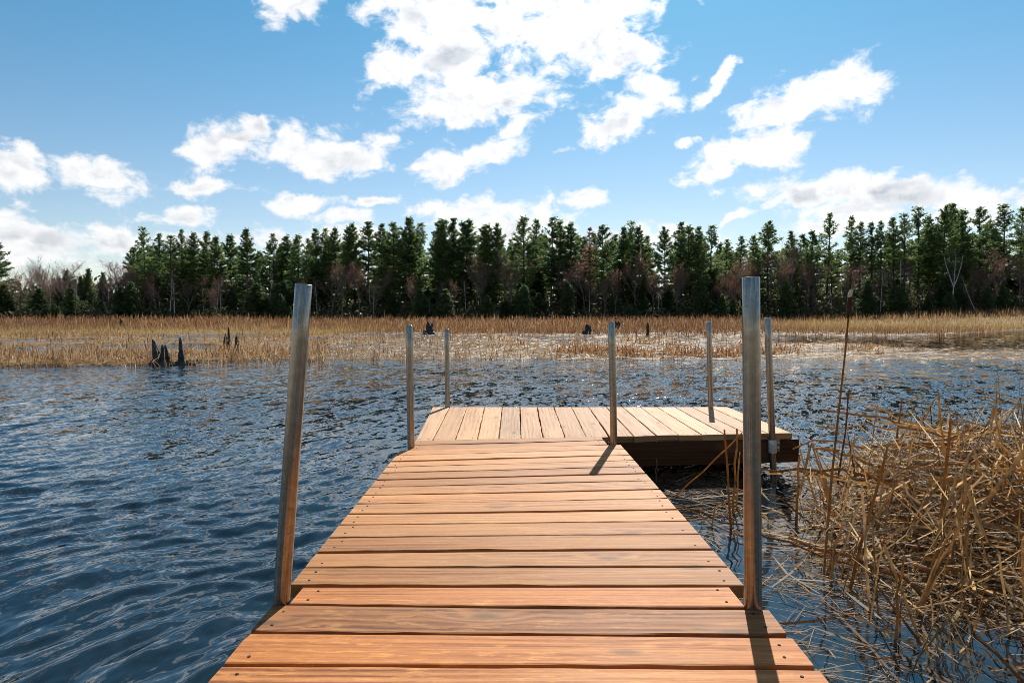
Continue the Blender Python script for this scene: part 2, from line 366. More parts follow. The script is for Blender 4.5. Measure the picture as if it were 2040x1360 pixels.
# ------------------------------------------------------------------ water: one sheet with real ripples near the dock
def build_water():
    vs = 1 / np.linspace(1 / 1500.0, 1 / 6.0, 20)
    pyx = np.concatenate([np.linspace(1480, 700, 560), np.linspace(699, 645, 70)])
    Y = (EYE / ((pyx - HOR) / FPX)); Y = np.concatenate([[-4, -2, 0, .6, 1.0, 1.25], Y[Y > 1.3], [130, 200]])
    nx = 720
    t = np.linspace(-1, 1, nx); t = np.sign(t) * (np.abs(t) * .72 + np.abs(t) ** 3 * .45)
    YY, TT = np.meshgrid(Y, t, indexing='ij'); XX = TT * (1.15 * np.maximum(YY, 0) + 2.2)
    dy = np.gradient(Y)[:, None]; dxs = (1.15 * np.maximum(Y, 0) + 2.2)[:, None] * (1.2 / nx * 2)
    sp_ = np.maximum(dy, dxs * .8)
    Z = np.zeros_like(XX)
    r = np.random.default_rng(3)
    wind = R(142)
    gx = XX + .10 * np.sin(1.3 * YY + .7 * XX) + .05 * np.sin(2.9 * XX - 1.7 * YY); gy = YY + .09 * np.sin(1.1 * XX + 1.9 * YY + 1) + .05 * np.sin(3.1 * YY + 2.3 * XX)
    for i in range(90):
        lam = .06 * (8.5 ** (r.random() ** 1.3)); th = wind + r.normal(0, .36); k = 2 * math.pi / lam
        slope = .026 * (.6 + .8 * r.random()) * (1.2 if .11 < lam < .36 else .62)
        fade = np.clip((lam / sp_ - 2.5) / 4, 0, 1)
        ph = k * (gx * math.cos(th) + gy * math.sin(th)) + r.random() * 6.28
        Z += fade * slope / k * (np.sin(ph) + .18 * np.cos(2 * ph))
    for i in range(4):
        lam = .6 + .5 * r.random(); th = wind + r.normal(0, .5) - .3; k = 2 * math.pi / lam
        Z += .012 / k * np.sin(k * (gx * math.cos(th) + gy * math.sin(th)) + r.random() * 6.28)
    mod = .75 + .35 * np.sin(.9 * XX + .5 * YY + 1) * np.sin(.6 * YY - .35 * XX)
    calm = np.clip((XX - .45) / .5, 0, 1) * np.clip((5.0 - YY) / 1.2, 0, 1)
    Z *= mod * (1 - .85 * calm)
    n0, n1 = XX.shape
    V = np.stack([XX, YY, Z], -1).reshape(-1, 3)
    idx = np.arange(n0 * n1).reshape(n0, n1)
    F = np.stack([idx[:-1, :-1], idx[:-1, 1:], idx[1:, 1:], idx[1:, :-1]], -1).reshape(-1, 4)
    o = link('lake_water', np_mesh('lake_water', V, F, smooth=True), M['water'])
    tag(o, kind='structure')
build_water()

# ------------------------------------------------------------------ ground: lake bed, marsh and forest floor in one sheet
def vnoise(x, y, seed):
    r = np.random.default_rng(seed); G = r.random((256, 256))
    xi = np.floor(x).astype(int); yi = np.floor(y).astype(int); fx = x - xi; fy = y - yi
    fx = fx * fx * (3 - 2 * fx); fy = fy * fy * (3 - 2 * fy)
    a = G[xi % 256, yi % 256]; b = G[(xi + 1) % 256, yi % 256]; c = G[xi % 256, (yi + 1) % 256]; d = G[(xi + 1) % 256, (yi + 1) % 256]
    return (a * (1 - fx) + b * fx) * (1 - fy) + (c * (1 - fx) + d * fx) * fy
def fbm(x, y, seed, o=4):
    s = 0; a = .5
    for i in range(o): s = s + a * vnoise(x * 2 ** i + 17 * i, y * 2 ** i + 31 * i, seed + i); a *= .5
    return s / (1 - .5 ** o)
def smooth(x, a, b):
    t = np.clip((x - a) / (b - a), 0, 1); return t * t * (3 - 2 * t)
def pix(x, y):                # photo pixel of a point on the water plane
    return 1020 + FPX * x / np.maximum(y, .1), HOR + FPX * EYE / np.maximum(y, .1)
def land(x, y):
    """how much of a spot is land (1) or open water (0)"""
    u = 1020 + FPX * x / np.maximum(y, .1)
    shore = np.interp(u, [-400, 0, 330, 480, 620, 720, 900, 1080, 1120, 1400, 1560, 1700, 1850, 1900, 2040, 2500],
                         [13.6, 14.2, 14.6, 15.6, 16.2, 16.8, 17.2, 17.4, 17.3, 17.2, 17.6, 18.4, 20.5, 23.5, 35, 40])
    shore = shore + (fbm(x * .5, y * .5, 11) - .5) * 3.0
    L = smooth(y, shore - .3, shore + .8)
    wet = np.interp(u, [-400, 0, 500, 640, 720, 1480, 1560, 2500], [.36, .38, .40, .44, .53, .54, .50, .48])
    wet = wet * (1 - smooth(y, 36, 50)) * np.where(u < 640, smooth(y, shore + 1.0, shore + 4.0), 1)
    pools = fbm(x * .35 + 5, y * .30, 23)
    L = L * (1 - smooth(wet - pools + .13, -.03, .06) * (wet > .02))
    # the long dark channel on the right
    a = np.interp(u, [1480, 1560, 1700, 1850, 2040, 2400], [36, 32, 29, 25.5, 21, 19]); b = np.interp(u, [1480, 1560, 1700, 1850, 1950, 2040, 2400], [36, 35.5, 36, 38, 46, 56, 60])
    wob = (fbm(x * .3, y * .3, 41) - .5) * 3
    ch = smooth(y, a - .6 + wob, a + .6 + wob) * (1 - smooth(y, b - 2 + wob, b + 1 + wob)) * (u > 1490)
    L = L * (1 - ch)
    bar = np.exp(-((y - 20.0 - (fbm(x * .4, y * 0, 9) - .5) * 2) / 1.0) ** 2) * smooth(u, 1080, 1160) * (1 - smooth(u, 1440, 1520))
    return np.clip(np.maximum(L, bar * .95), 0, 1)
def rise(x, y):               # the ground climbs gently towards the wood, more on the right
    return smooth(y, 50, 100) * .35 + smooth(y, 45, 95) * smooth(x, 30, 75) * 1.1 + smooth(y, 100, 260) * 3.0
def build_ground():
    Y = np.concatenate([[-60, -30, -8, -5, 3, 8], np.linspace(11, 60, 330), np.linspace(60.5, 120, 90), np.linspace(124, 400, 30), [700, 1400]])
    nx = 420; t = np.linspace(-1, 1, nx)
    YY, TT = np.meshgrid(Y, t, indexing='ij'); XX = TT * (1.1 * np.maximum(YY, 0) + 12)
    L = land(XX, YY)
    Z = -.16 + .19 * L + (fbm(XX * 1.6, YY * 1.6, 77) - .5) * .10 * (YY > 11) + rise(XX, YY)
    Z = np.where(YY < 12, -.5, Z); Z = np.where(YY < -6, .4, Z)
    n0, n1 = XX.shape; V = np.stack([XX, YY, Z], -1).reshape(-1, 3); idx = np.arange(n0 * n1).reshape(n0, n1)
    F = np.stack([idx[:-1, :-1], idx[:-1, 1:], idx[1:, 1:], idx[1:, :-1]], -1).reshape(-1, 4)
    o = link('marsh_ground', np_mesh('marsh_ground', V, F, smooth=True), M['mud']); tag(o, kind='structure')
build_ground()

# ------------------------------------------------------------------ dock
def lerp(a, b, t): return a + (b - a) * t
def board(mb, TL, TR, BR, BL, th=.038, along='x', seg=14, jit=.0012):
    """one plank from its four top corners; grain runs from the TL-BL end to the TR-BR end"""
    col = (random.random(), random.random(), random.random())
    L = ((TR + BR) / 2 - (TL + BL) / 2).length; Wd = ((TL - BL).length + (TR - BR).length) / 2
    vo = random.random() * 5; r = .0045
    prof = [(0, -th), (0, -r), (r * .3, -r * .3), (r, 0), (.5 * Wd, .0), (Wd - r, 0), (Wd - r * .3, -r * .3), (Wd, -r), (Wd, -th)]
    rings = []; bow = random.gauss(0, .0012); cup = random.gauss(0, .0006)
    ez = [random.gauss(0, jit) for _ in range(seg + 1)]; ez2 = [random.gauss(0, jit) for _ in range(seg + 1)]
    for i in range(seg + 1):
        t = i / seg; a = lerp(BL, BR, t); b = lerp(TL, TR, t); d = (b - a); ln = d.length; d = d / ln
        ring = []
        for k, (c, z) in enumerate(prof):
            cc = c / Wd * ln
            if k in (0, 1, 2): cc += ez[i]
            if k in (6, 7, 8): cc += ez2[i]
            p = a + d * cc; p = p + Vector((0, 0, z + bow * math.sin(math.pi * t) + cup * (1 - (2 * c / Wd - 1) ** 2)))
            ring.append(mb.vert(p))
        rings.append((t * L, ring))
    for (u0, r0), (u1, r1) in zip(rings, rings[1:]):
        for k in range(len(prof) - 1):
            v0 = prof[k][0] + (prof[k][1] if k == 0 else 0) + vo; v1 = prof[k + 1][0] + (prof[k + 1][1] if k == 7 else 0) + vo
            mb.face([r0[k], r1[k], r1[k + 1], r0[k + 1]][::-1] if False else [r0[k], r0[k + 1], r1[k + 1], r1[k]][::-1], [(u0, v0), (u0, v1), (u1, v1), (u1, v0)][::-1], col, False)
        k = len(prof) - 1
        mb.face([r0[k], r0[0], r1[0], r1[k]][::-1], [(u0, vo), (u0, vo + Wd), (u1, vo + Wd), (u1, vo)][::-1], col)
    for (u0, rr), flip in ((rings[0], False), (rings[-1], True)):
        uv = [(u0 * .1 + c * .05, z + vo) for c, z in prof]
        mb.face(rr if flip else rr[::-1], uv if flip else uv[::-1], col)
def screw(mb, p, r=.0031):
    n = 8; h = .0012
    for rr, z0 in ((r * 1.35, .0004), (r, h)):
        ring = [mb.vert(p + Vector((rr * math.cos(6.283 * k / n), rr * math.sin(6.283 * k / n), z0))) for k in range(n)]
        if z0 == h:
            for k in range(n): mb.face([prev[k], prev[(k + 1) % n], ring[(k + 1) % n], ring[k]])
            mb.face(ring)
        prev = ring
_s = MB(); screw(_s, Vector((0, 0, .0006))); SCREW = _s.mesh('screw'); SCREW.materials.append(M['screw'])
def bar(mb, a, b, th, h):    # joist: a, b are the top centre line's ends
    a = Vector(a); b = Vector(b); d = (b - a).normalized(); n = Vector((-d.y, d.x, 0)) * th / 2
    col = (random.random(), random.random() * .5, random.random()); vo = random.random() * 4; L = (b - a).length
    vs = [mb.vert(p + Vector((0, 0, -z))) for z in (0, h) for p in (a - n, a + n, b + n, b - n)]
    for f in ((0, 3, 2, 1), (4, 5, 6, 7), (0, 4, 7, 3), (1, 2, 6, 5), (0, 1, 5, 4), (2, 3, 7, 6)):
        uv = []
        for k in f: uv.append((L if k % 4 in (2, 3) else 0, vo + (h if k > 3 else 0) + (th if k % 4 in (1, 2) else 0)))
        mb.face([vs[k] for k in f], uv, col)
Zd = DECK
def P_(u, v): return on_z(u, v, Zd)
def section(name, label, quads, wmat, frames, ends_x=True):
    c = sum((q[0] + q[2] for q in quads), Vector()) / (2 * len(quads)); c.z = Zd
    root = empty(name, c, label, 'dock')
    mb = MB(); sc = []
    for q in quads:
        q = [p - c for p in q]; board(mb, *q)
        TL, TR, BR, BL = q
        for t in (.035, .965):
            for s_ in (.24, .76):
                if random.random() < .08: continue
                a = lerp(BL, BR, t + random.gauss(0, .006)); b = lerp(TL, TR, t + random.gauss(0, .006)); sc.append(lerp(a, b, s_ + random.gauss(0, .03)))
    dk = mb.build('decking', wmat, root)
    for p in sc: o = link('screw', SCREW, None, dk); o.location = p
    for nm, a, b, h in frames:
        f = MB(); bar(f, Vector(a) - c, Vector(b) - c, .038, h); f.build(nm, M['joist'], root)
    return root, c
# middle walkway: photo rows where the planks meet, left end and right end
Lr = [1163, 1128, 1097, 1069, 1044, 1022, 1002.5, 985, 969, 954, 941, 929, 917.6, 906.5, 896.0, 885.5, 876.5]
Rr = [1164, 1126.5, 1092, 1062, 1035.5, 1012.5, 991, 973, 956, 941, 928, 916, 905, 894, 884.5, 876, 868.5]
def xl(v): return 580 - .817 * (v - 1163)
def xr(v): return 1482 + .879 * (v - 1165)
quads = []
for i in range(16):
    g0 = .055 if i in (6, 12) else .03
    lb, lt, rb, rt = Lr[i], Lr[i + 1], Rr[i], Rr[i + 1]
    gl = (lb - lt) * random.uniform(.05, .10); gr = (rb - rt) * random.uniform(.05, .10)
    if i in (1, 4, 8, 11): gl *= 2.0; gr *= 1.6
    ci, cr = (0, 0) if i < 14 else (15, -26)
    quads.append([P_(xl(lt + gl) + ci, lt + gl), P_(xr(rt + gr) + cr, rt + gr), P_(xr(rb) + cr, rb), P_(xl(lb) + ci, lb)])
A, B, C2, D2_ = P_(xl(1160), 1160), P_(xr(1160), 1160), P_(xl(899), 899), P_(xr(899), 899)
zj = Zd - .0405
def at(p, dx=0, dy=0): return Vector((p.x + dx, p.y + dy, zj))
section('dock_walkway', 'long middle dock walkway of orange-brown crosswise boards leading to the end platform', quads, M['wood_mid'],
        [('side_joist', at(A, .03, .06), at(C2, .03, .12), .14), ('side_joist', at(B, -.03, .06), at(D2_, -.03, .10), .14),
         ('end_joist', at(A, .004, .030), at(B, -.004, .030), .14), ('centre_joist', at((A + B) / 2, 0, .06), at((C2 + D2_) / 2, 0, .12), .14)])
# nearest section (under the camera), last plank notched between the two near posts
nq = []
def Q(a, b, c_, d): nq.append([P_(*a), P_(*b), P_(*c_), P_(*d)])
Q((605, 1168.5), (1451, 1168), (1484, 1208.5), (577, 1202))
Q((545, 1203.5), (1530, 1213), (1567, 1261.5), (500, 1255.5))
Q((496, 1260.5), (1577, 1269), (1622, 1325.5), (447, 1320))
Q((443, 1326), (1631, 1333), (1680, 1395), (386, 1390))
for k in range(4):
    a, b = nq[-1][3], nq[-1][2]; dy = Vector((0, -.148, 0)); g_ = Vector((0, -.008, 0))
    nq.append([a + g_, b + g_, b + dy, a + dy])
a0, b0 = P_(545, 1206), P_(1530, 1216); a1, b1 = nq[-1][3], nq[-1][2]
section('dock_ramp', 'nearest dock section of weathered brown boards with golden worn flecks', nq, M['wood_near'],
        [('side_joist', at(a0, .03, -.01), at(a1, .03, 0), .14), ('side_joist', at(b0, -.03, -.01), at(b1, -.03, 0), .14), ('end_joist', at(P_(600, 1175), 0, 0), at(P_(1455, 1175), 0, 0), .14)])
# end platform: planks run away from the camera
farx = [861, 895, 930, 965, 1000, 1035, 1069.5, 1103, 1138, 1172, 1207, 1240, 1275, 1309, 1344, 1378, 1415, 1450]
nearx = [826, 860.6, 906, 950, 993, 1037, 1081, 1125, 1168, 1213, 1262, 1307, 1352, 1398, 1442, 1487, 1530, 1578]
def yn(x): return 878 + (x - 826) * (861.5 - 878) / (1583 - 826)
pq = []
for i in range(17):
    gf, gn = random.uniform(.6, 1.6), random.uniform(.8, 2.2)
    A0 = P_(farx[i] + gf, 810.5); A1 = P_(farx[i + 1], 810.5); B0 = P_(nearx[i] + gn, yn(nearx[i]) + random.uniform(-1, 1)); B1 = P_(nearx[i + 1], yn(nearx[i + 1]) + random.uniform(-.8, .8))
    pq.append([A0, B0, B1, A1][0:4])
pq = [[q[3], q[2], q[1], q[0]] for q in pq]
fl, fr, nl, nr = P_(861, 810.5), P_(1450, 810.5), P_(826, 878), P_(1581, 862)
plat, pc = section('dock_platform', 'pale end platform of lengthwise boards forming the crossbar of the dock', pq, M['wood_end'],
        [('front_joist', at(nl, .02, .022), at(nr, .035, .022), .150), ('back_joist', at(fl, .02, -.03), at(fr, 0, -.03), .150),
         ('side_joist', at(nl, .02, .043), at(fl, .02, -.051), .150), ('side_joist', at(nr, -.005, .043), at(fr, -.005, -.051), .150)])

# ------------------------------------------------------------------ steel pipe posts
def pipe(name, parent, base, top, r, wall=.0035, n=28):
    mb = MB(); base = Vector(base); top = Vector(top); ax = (top - base).normalized(); a = ax.cross(Vector((0, 1, 0))).normalized(); b = ax.cross(a)
    L = (top - base).length; segs = 12
    def ring(h, rr): return [mb.vert(base + ax * h + (a * math.cos(2*math.pi*k/n) + b * math.sin(2*math.pi*k/n)) * rr) for k in range(n)]
    hs = [L * i / segs for i in range(segs)] + [L - .0015]
    rs = [ring(h, r) for h in hs] + [ring(L, r - .001), ring(L, r - wall), ring(L - .12, r - wall)]
    hh = hs + [L, L, L - .1]
    for i in range(len(rs) - 1):
        for k in range(n):
            k2 = (k + 1) % n
            mb.face([rs[i][k], rs[i][k2], rs[i + 1][k2], rs[i + 1][k]][::-1], [(k/n, hh[i]), ((k+1)/n, hh[i]), ((k+1)/n, hh[i+1]), (k/n, hh[i+1])][::-1], (.5, .5, .5), True)
    mb.face(rs[-1][:]); mb.face(rs[0][::-1])
    return mb.build(name, M['metal'], parent)
def post(label, top, base, r, y=None, zbase=DECK):
    b = on_z(base[0], base[1], zbase) if y is None else on_y(base[0], base[1], y)
    t = on_y(top[0], top[1], b.y); d = (b - t).normalized()
    foot = b + d * ((b.z + .6) / -d.z)
    root = empty('dock_post', (foot.x, foot.y, foot.z), label, 'post', 'steel pipe posts of the dock')
    pipe('pipe', root, (0, 0, 0), t - foot, r)
    return root, b, t, foot
G_ = 'steel pipe posts of the dock'
post('leaning steel pipe post in the left notch of the nearest boards', (605, 566), (560.5, 1198), .0218)
post('thick upright steel pipe post in the right notch of the nearest boards', (1496, 552), (1500, 1209), .0222)
post('steel pipe post at the far left corner of the middle walkway', (815, 648), (819, 891), .0205)
post('thin steel pipe post on the far left edge of the end platform', (890, 656), (891.5, 810.5), .0200)
post('steel pipe post where the walkway meets the end platform on its right', (1218, 642), (1223, 882), .0210)
post('thin steel pipe post on the far edge of the end platform behind the thick post', (1412, 641), (1416, 811), .0205)
rt7, b7, t7, f7 = post('steel pipe post clamped in a bracket on the platform front, standing in water', (1529, 633), (1541, 945), .0212, y=nr.y - .035)
# bracket on the last post
bz = on_y(1548, 889, nr.y - .035)
axc = lambda z: f7 + (t7 - f7) * ((z - f7.z) / (t7.z - f7.z))
br = MB(); c0, c1 = axc(bz.z - .040), axc(bz.z + .045)
br.tube([c0 - f7, c0 - f7 + Vector((0, 0, .004)), c1 - f7 - Vector((0, 0, .004)), c1 - f7], [.0245, .0262, .0262, .0245], 24)
bro = br.build('bracket', M['zinc'], rt7)
pl = MB(); cc_ = axc(bz.z + .003) - f7
pl.box((cc_.x + .018, .012, cc_.z - .038), (cc_.x + .052, .030, cc_.z + .042))
pl.build('bracket_plate', M['rust'], bro)
for zz in (-.012, .02):
    bo = MB(); bp = cc_ + Vector((.040, .014, zz)); bo.tube([bp, bp + Vector((0, -.010, 0)), bp + Vector((0, -.012, 0))], [.009, .009, .006], 6); bo.build('bolt', M['zinc'], bro)

# ------------------------------------------------------------------ dry reeds
TAN = np.array([(.34, .205, .088), (.27, .150, .058), (.20, .100, .036), (.38, .255, .125), (.14, .068, .027), (.42, .300, .170), (.09, .045, .021)])
def blade_mesh(name, P, Wd, side, cols):
    """P (n,k,3) polylines, Wd (n,k) half-widths, side (n,3) unit width directions, cols (n,3): flat dry leaves"""
    n, k, _ = P.shape
    V = np.stack([P - side[:, None] * Wd[..., None], P + side[:, None] * Wd[..., None]], 2).reshape(-1, 3)
    base = (np.arange(n) * k * 2)[:, None]
    F = np.concatenate([np.stack([base + 2*i, base + 2*i + 1, base + 2*i + 3, base + 2*i + 2], -1) for i in range(k - 1)], 1).reshape(-1, 4)
    return np_mesh(name, V, F, np.repeat(cols, k * 2, 0))
def rand_blades(x, y, z, h, lean, kink, wid, cols, r):
    n = len(x); az = r.random(n) * 2 * math.pi; ln = np.abs(r.normal(0, lean, n)); az2 = r.random(n) * 2 * math.pi
    d1 = np.stack([np.sin(ln) * np.cos(az), np.sin(ln) * np.sin(az), np.cos(ln)], -1)
    k = (r.random(n) < kink); l2 = np.where(k, r.uniform(1.2, 2.6, n), ln + r.normal(0, .12, n))
    d2 = np.stack([np.sin(l2) * np.cos(az2 * k + az * (~k)), np.sin(l2) * np.sin(az2 * k + az * (~k)), np.cos(l2)], -1)
    f = np.where(k, r.uniform(.35, .75, n), .6)
    p0 = np.stack([x, y, z], -1); p1 = p0 + d1 * (h * f)[:, None]; p2 = p1 + d2 * (h * np.where(k, r.uniform(.3, .7, n), 1 - f))[:, None]
    p2[:, 2] = np.maximum(p2[:, 2], z + .01)
    sa = r.random(n) * math.pi; side = np.stack([np.cos(sa), np.sin(sa) * .6, np.zeros(n)], -1); side /= np.linalg.norm(side, axis=1)[:, None]
    Wd = np.stack([wid, wid * .9, wid * .35], 1)
    return np.stack([p0, p1, p2], 1), Wd, side, cols
def scatter(n, y0, y1, r, pw=1.0, spread=1.02):
    v = r.random(n); y = (y0 ** -pw + v * (y1 ** -pw - y0 ** -pw)) ** (-1 / pw)
    x = (r.random(n) * 2 - 1) * spread * y * .86; return x, y
def marsh():
    r = np.random.default_rng(21)
    # near belt of broken cattails along the shore
    x, y = scatter(90000, 13.2, 36, r, 1.2); L = land(x, y); u, v = pix(x, y)
    cl = fbm(x * .9, y * .9, 61); mid = smooth(u, 600, 720) * (1 - smooth(u, 1080, 1160)) + smooth(u, 1440, 1540)
    left = 1 - smooth(u, 560, 700)
    pr = L * smooth(cl, .40, .62) * (.26 * left + .42 * (1 - left)) * (1 - .25 * np.clip(mid, 0, 1))
    barz = (u > 1090) & (u < 1500) & (y < 22); pr = np.where(barz, L * .55, pr)
    pr = pr + .012 * (y < 24) * (1 - smooth(np.abs(u - 850), 300, 500)) * (L < .5) * (y > 16.5)
    k = r.random(len(x)) < pr; x, y, u = x[k], y[k], u[k]; n = len(x)
    h = r.uniform(.08, .58, n) * np.interp(u, [0, 500, 700, 1100, 1500, 2040], [1.15, 1.05, .6, .62, .62, .6]) * (1 + .25 * (r.random(n) < .1)); h *= np.where(fbm(x * .5, y * .5, 5) > .5, 1, .8)
    c = TAN[r.choice(7, n, p=[.24, .22, .14, .16, .09, .10, .05])] * r.uniform(.7, 1.2, (n, 1))
    c = c * np.array([.97, .98, 1.12]); rb = (u > 1090) & (u < 1500) & (y < 22); c[rb] *= np.array([.85, .62, .45])
    m = blade_mesh('marsh_reeds', *rand_blades(x, y, np.zeros(n) - .03 + .03 * land(x, y), h * .9, .40, .45, np.interp(y, [13, 36], [.008, .016]) * r.uniform(.6, 1.3, n), c, r))
    tag(link('shore_reeds', m, M['straw']), 'broken tan cattail stalks growing thick along the far shore', 'reeds', kind='stuff')
    # denser clumps: the front belt on the left, the brown bar behind the platform, stubble between the pools
    parts = []
    for (N_, ya, yb, ua, ub, hh, keep, tint) in ((16000, 14, 19.5, -300, 660, (.12, .55), .62, (.97, .98, 1.12)), (9000, 17.0, 19.6, 1105, 1500, (.10, .40), .95, (.85, .70, .62)),
                                                 (12000, 22, 36, 560, 1560, (.15, .5), .8, (.95, .9, .95)), (6000, 18.0, 22.0, 1480, 1900, (.08, .4), .9, (.95, .88, .92)), (5000, 16.5, 21.0, 640, 1120, (.06, .34), .9, (.95, .92, 1.0))):
        y = (ya ** -1 + r.random(N_) * (yb ** -1 - ya ** -1)) ** -1; u = r.uniform(ua, ub, N_); x = (u - 1020) / FPX * y; L = land(x, y)
        cl = smooth(fbm(x * 1.3, y * 1.1, 161), .42, .60) * .85 + .15
        k = r.random(N_) < keep * cl * np.clip(L + .16 * (u < 1560), 0, 1); x, y = x[k], y[k]; n = len(x)
        c = TAN[r.choice(7, n, p=[.24, .20, .14, .18, .08, .12, .04])] * np.array(tint) * r.uniform(.75, 1.3, (n, 1)); h = r.uniform(*hh, n) * (.7 + .6 * fbm(x * .6, y * .6, 15))
        parts.append(rand_blades(x, y, np.full(n, -.02), h * .85, .52, .55, np.interp(y, [13, 36], [.008, .016]) * r.uniform(.6, 1.3, n), c, r))
    m = blade_mesh('broken_reeds', *[np.concatenate([p_[i] for p_ in parts]) for i in range(4)])
    tag(link('broken_reeds', m, M['straw']), 'clumps of snapped pale cattails between the marsh pools', 'reeds', kind='stuff')
    # flattened straw lying on mud and shallow water
    x, y = scatter(100000, 14, 44, r, 1.1); L = land(x, y); L = np.where(y > 16.3, np.maximum(L, .02), L); u_ = np.where(y > 16.4, pix(x, y)[0], 0); u_ = np.where((u_ > 1540) & (y > 21), 0, u_); k = r.random(len(x)) < (.55 * L + .13 * (u_ > 640)) * (y > 14.3); x, y = x[k], y[k]; n = len(x)
    P, Wd, sd_, c = rand_blades(x, y, .012 + .03 * land(x, y) + r.random(n) * .03, r.uniform(.25, .8, n), .01, 0, np.interp(y, [14, 44], [.008, .022]) * r.uniform(.6, 1.4, n), TAN[r.choice(7, n, p=[.22, .12, .06, .30, .04, .24, .02])], r)
    az = r.random(n) * 6.28; d = np.stack([np.cos(az), np.sin(az) * .8, r.normal(.03, .08, n)], -1); ln = r.uniform(.2, .7, n)
    P[:, 1] = P[:, 0] + d * (ln * .5)[:, None]; P[:, 2] = P[:, 1] + (d + r.normal(0, .15, (n, 3)) * (1, 1, .3)) * (ln * .5)[:, None]; P[..., 2] = np.maximum(P[..., 2], .008)
    sd_ = np.stack([-d[:, 1], d[:, 0], np.full(n, .3)], -1)
    tag(link('fallen_straw', blade_mesh('fallen_straw', P, Wd, sd_, c), M['straw']), 'pale flattened straw lying over marsh mud and shallows', 'straw', kind='stuff')
    # yellow sedge band and the brown belt in front of the wood
    x, y = scatter(150000, 30, 108, r, .8, 1.1); L = land(x, y); u, v = pix(x, y)
    pr = L * smooth(y, 30, 46) * (.5 + .5 * smooth(fbm(x * .12, y * .12, 91), .3, .6))
    k = r.random(len(x)) < pr; x, y, u = x[k], y[k], u[k]; n = len(x)
    yel = np.where(u < 1200, np.exp(-((y - 42) / 9) ** 2) * (1 - smooth(u, 500, 900)), np.exp(-((y - 66) / 16) ** 2) * smooth(u, 1450, 1700))
    yel = np.clip(yel * 1.1 * (.4 + fbm(x * .25, y * .25, 19)), 0, 1)[:, None]
    pt = smooth(fbm(x * .07, y * .05, 131), .35, .65)[:, None]; brown = 1.15 * TAN[r.choice(7, n, p=[.14, .22, .24, .12, .16, .05, .07])] * (np.array([.86, .81, .90]) * (1 - pt) + np.array([.68, .62, .72]) * pt) * r.uniform(.6, 1.25, (n, 1))
    yc = np.array([.38, .26, .11]) * r.uniform(.7, 1.25, (n, 1)); c = brown * (1 - yel) + yc * yel
    h = np.interp(y, [30, 45, 60, 100], [.30, .40, .75, 1.12]) * r.uniform(.45, 1.2, n) * (1 - .35 * yel[:, 0]) * (.7 + .6 * fbm(x * .3, y * .2, 71)) * (1 + .45 * (r.random(n) < .05))
    m = blade_mesh('marsh_grass', *rand_blades(x, y, rise(x, y) - .02, h, .33, .3, np.interp(y, [30, 108], [.012, .034]) * r.uniform(.6, 1.3, n), c, r))
    tag(link('marsh_grass', m, M['straw']), 'brown and golden dry sedge filling the marsh up to the wood', 'grass', kind='stuff')
marsh()

# stalks beside the dock, each a thing of its own
def stalk_mesh(name, pts, wid, cols, fold=.28, tip=.85):
    """a dry cattail leaf or stem: flat lens section swept along pts"""
    mb = MB(); pts = [Vector(p) for p in pts]; n = len(pts); rings = []
    t0 = (pts[-1] - pts[0]).normalized(); side = t0.cross(Vector((random.gauss(0, .4), 1, random.gauss(0, .3)))).normalized()
    for i, p in enumerate(pts):
        t = (pts[min(i + 1, n - 1)] - pts[max(i - 1, 0)]).normalized(); s_ = (side - t * side.dot(t)).normalized(); b = t.cross(s_)
        w_ = wid * (1 if i < n - 1 else tip) * (1 - .25 * i / n)
        rings.append([mb.vert(p + s_ * w_), mb.vert(p + b * w_ * fold), mb.vert(p - s_ * w_), mb.vert(p - b * w_ * fold)])
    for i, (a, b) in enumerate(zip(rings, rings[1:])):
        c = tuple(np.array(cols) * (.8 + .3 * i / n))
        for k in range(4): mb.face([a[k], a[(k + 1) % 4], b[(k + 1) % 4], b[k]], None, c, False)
    mb.face(rings[0][::-1], None, cols); mb.face(rings[-1], None, cols)
    return mb.mesh(name)
def poly(a, b, n=5, wob=.0035):
    a = Vector(a); b = Vector(b)
    return [lerp(a, b, i / n) + Vector((random.gauss(0, wob), random.gauss(0, wob), random.gauss(0, wob))) * (0 < i < n) for i in range(n + 1)]
def single(name, pts, wid, col, label, cat='reed', group=None):
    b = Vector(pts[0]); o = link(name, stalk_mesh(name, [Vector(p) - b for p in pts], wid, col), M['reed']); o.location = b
    return tag(o, label, cat, group)
def c_(i, k=1.0): return tuple(TAN[i] * k)
def up(top, base, yb=None, n=5):
    b = on_z(base[0], base[1], -.02) if yb is None else on_y(base[0], base[1], yb); t = on_y(top[0], top[1], b.y); return poly(b, t, n)
# the tall cattail with its seed head
cb = on_z(1640, 1150, -.02); ct = on_y(1700, 545, cb.y + .15)
root = empty('cattail', cb, 'tall leaning cattail with a brown seed head above the marsh skyline', 'cattail')
cpts = [on_y(u, v, cb.y + .15 * k) - cb for (u, v, k) in ((1640, 1150, 0), (1656, 960, .3), (1673, 800, .55), (1684, 700, .75), (1690, 634, .85))]
mb = MB(); mb.tube(cpts, [.0052, .0048, .0042, .0036, .0032], 6, c_(1, 1.1)); mb.build('stalk', M['reed'], root)
hp = [on_y(u, v, cb.y + .14) - cb for (u, v) in ((1688.5, 635), (1689.5, 630), (1691, 618), (1692.5, 605), (1693.5, 592), (1694, 588))]
mb = MB(); mb.tube(hp, [.003, .0075, .0082, .0098, .0088, .004], 12); mb.build('seed_head', M['seed'], root)
mb = MB(); mb.tube([hp[-2] + Vector((-.001, 0, -.002)), hp[-1] + Vector((-.001, 0, .004)), hp[-1] + Vector((.004, 0, .018)), hp[-1] + Vector((.007, 0, .026))], [.008, .009, .007, .002], 8); mb.build('seed_fluff', M['fluff'], root)
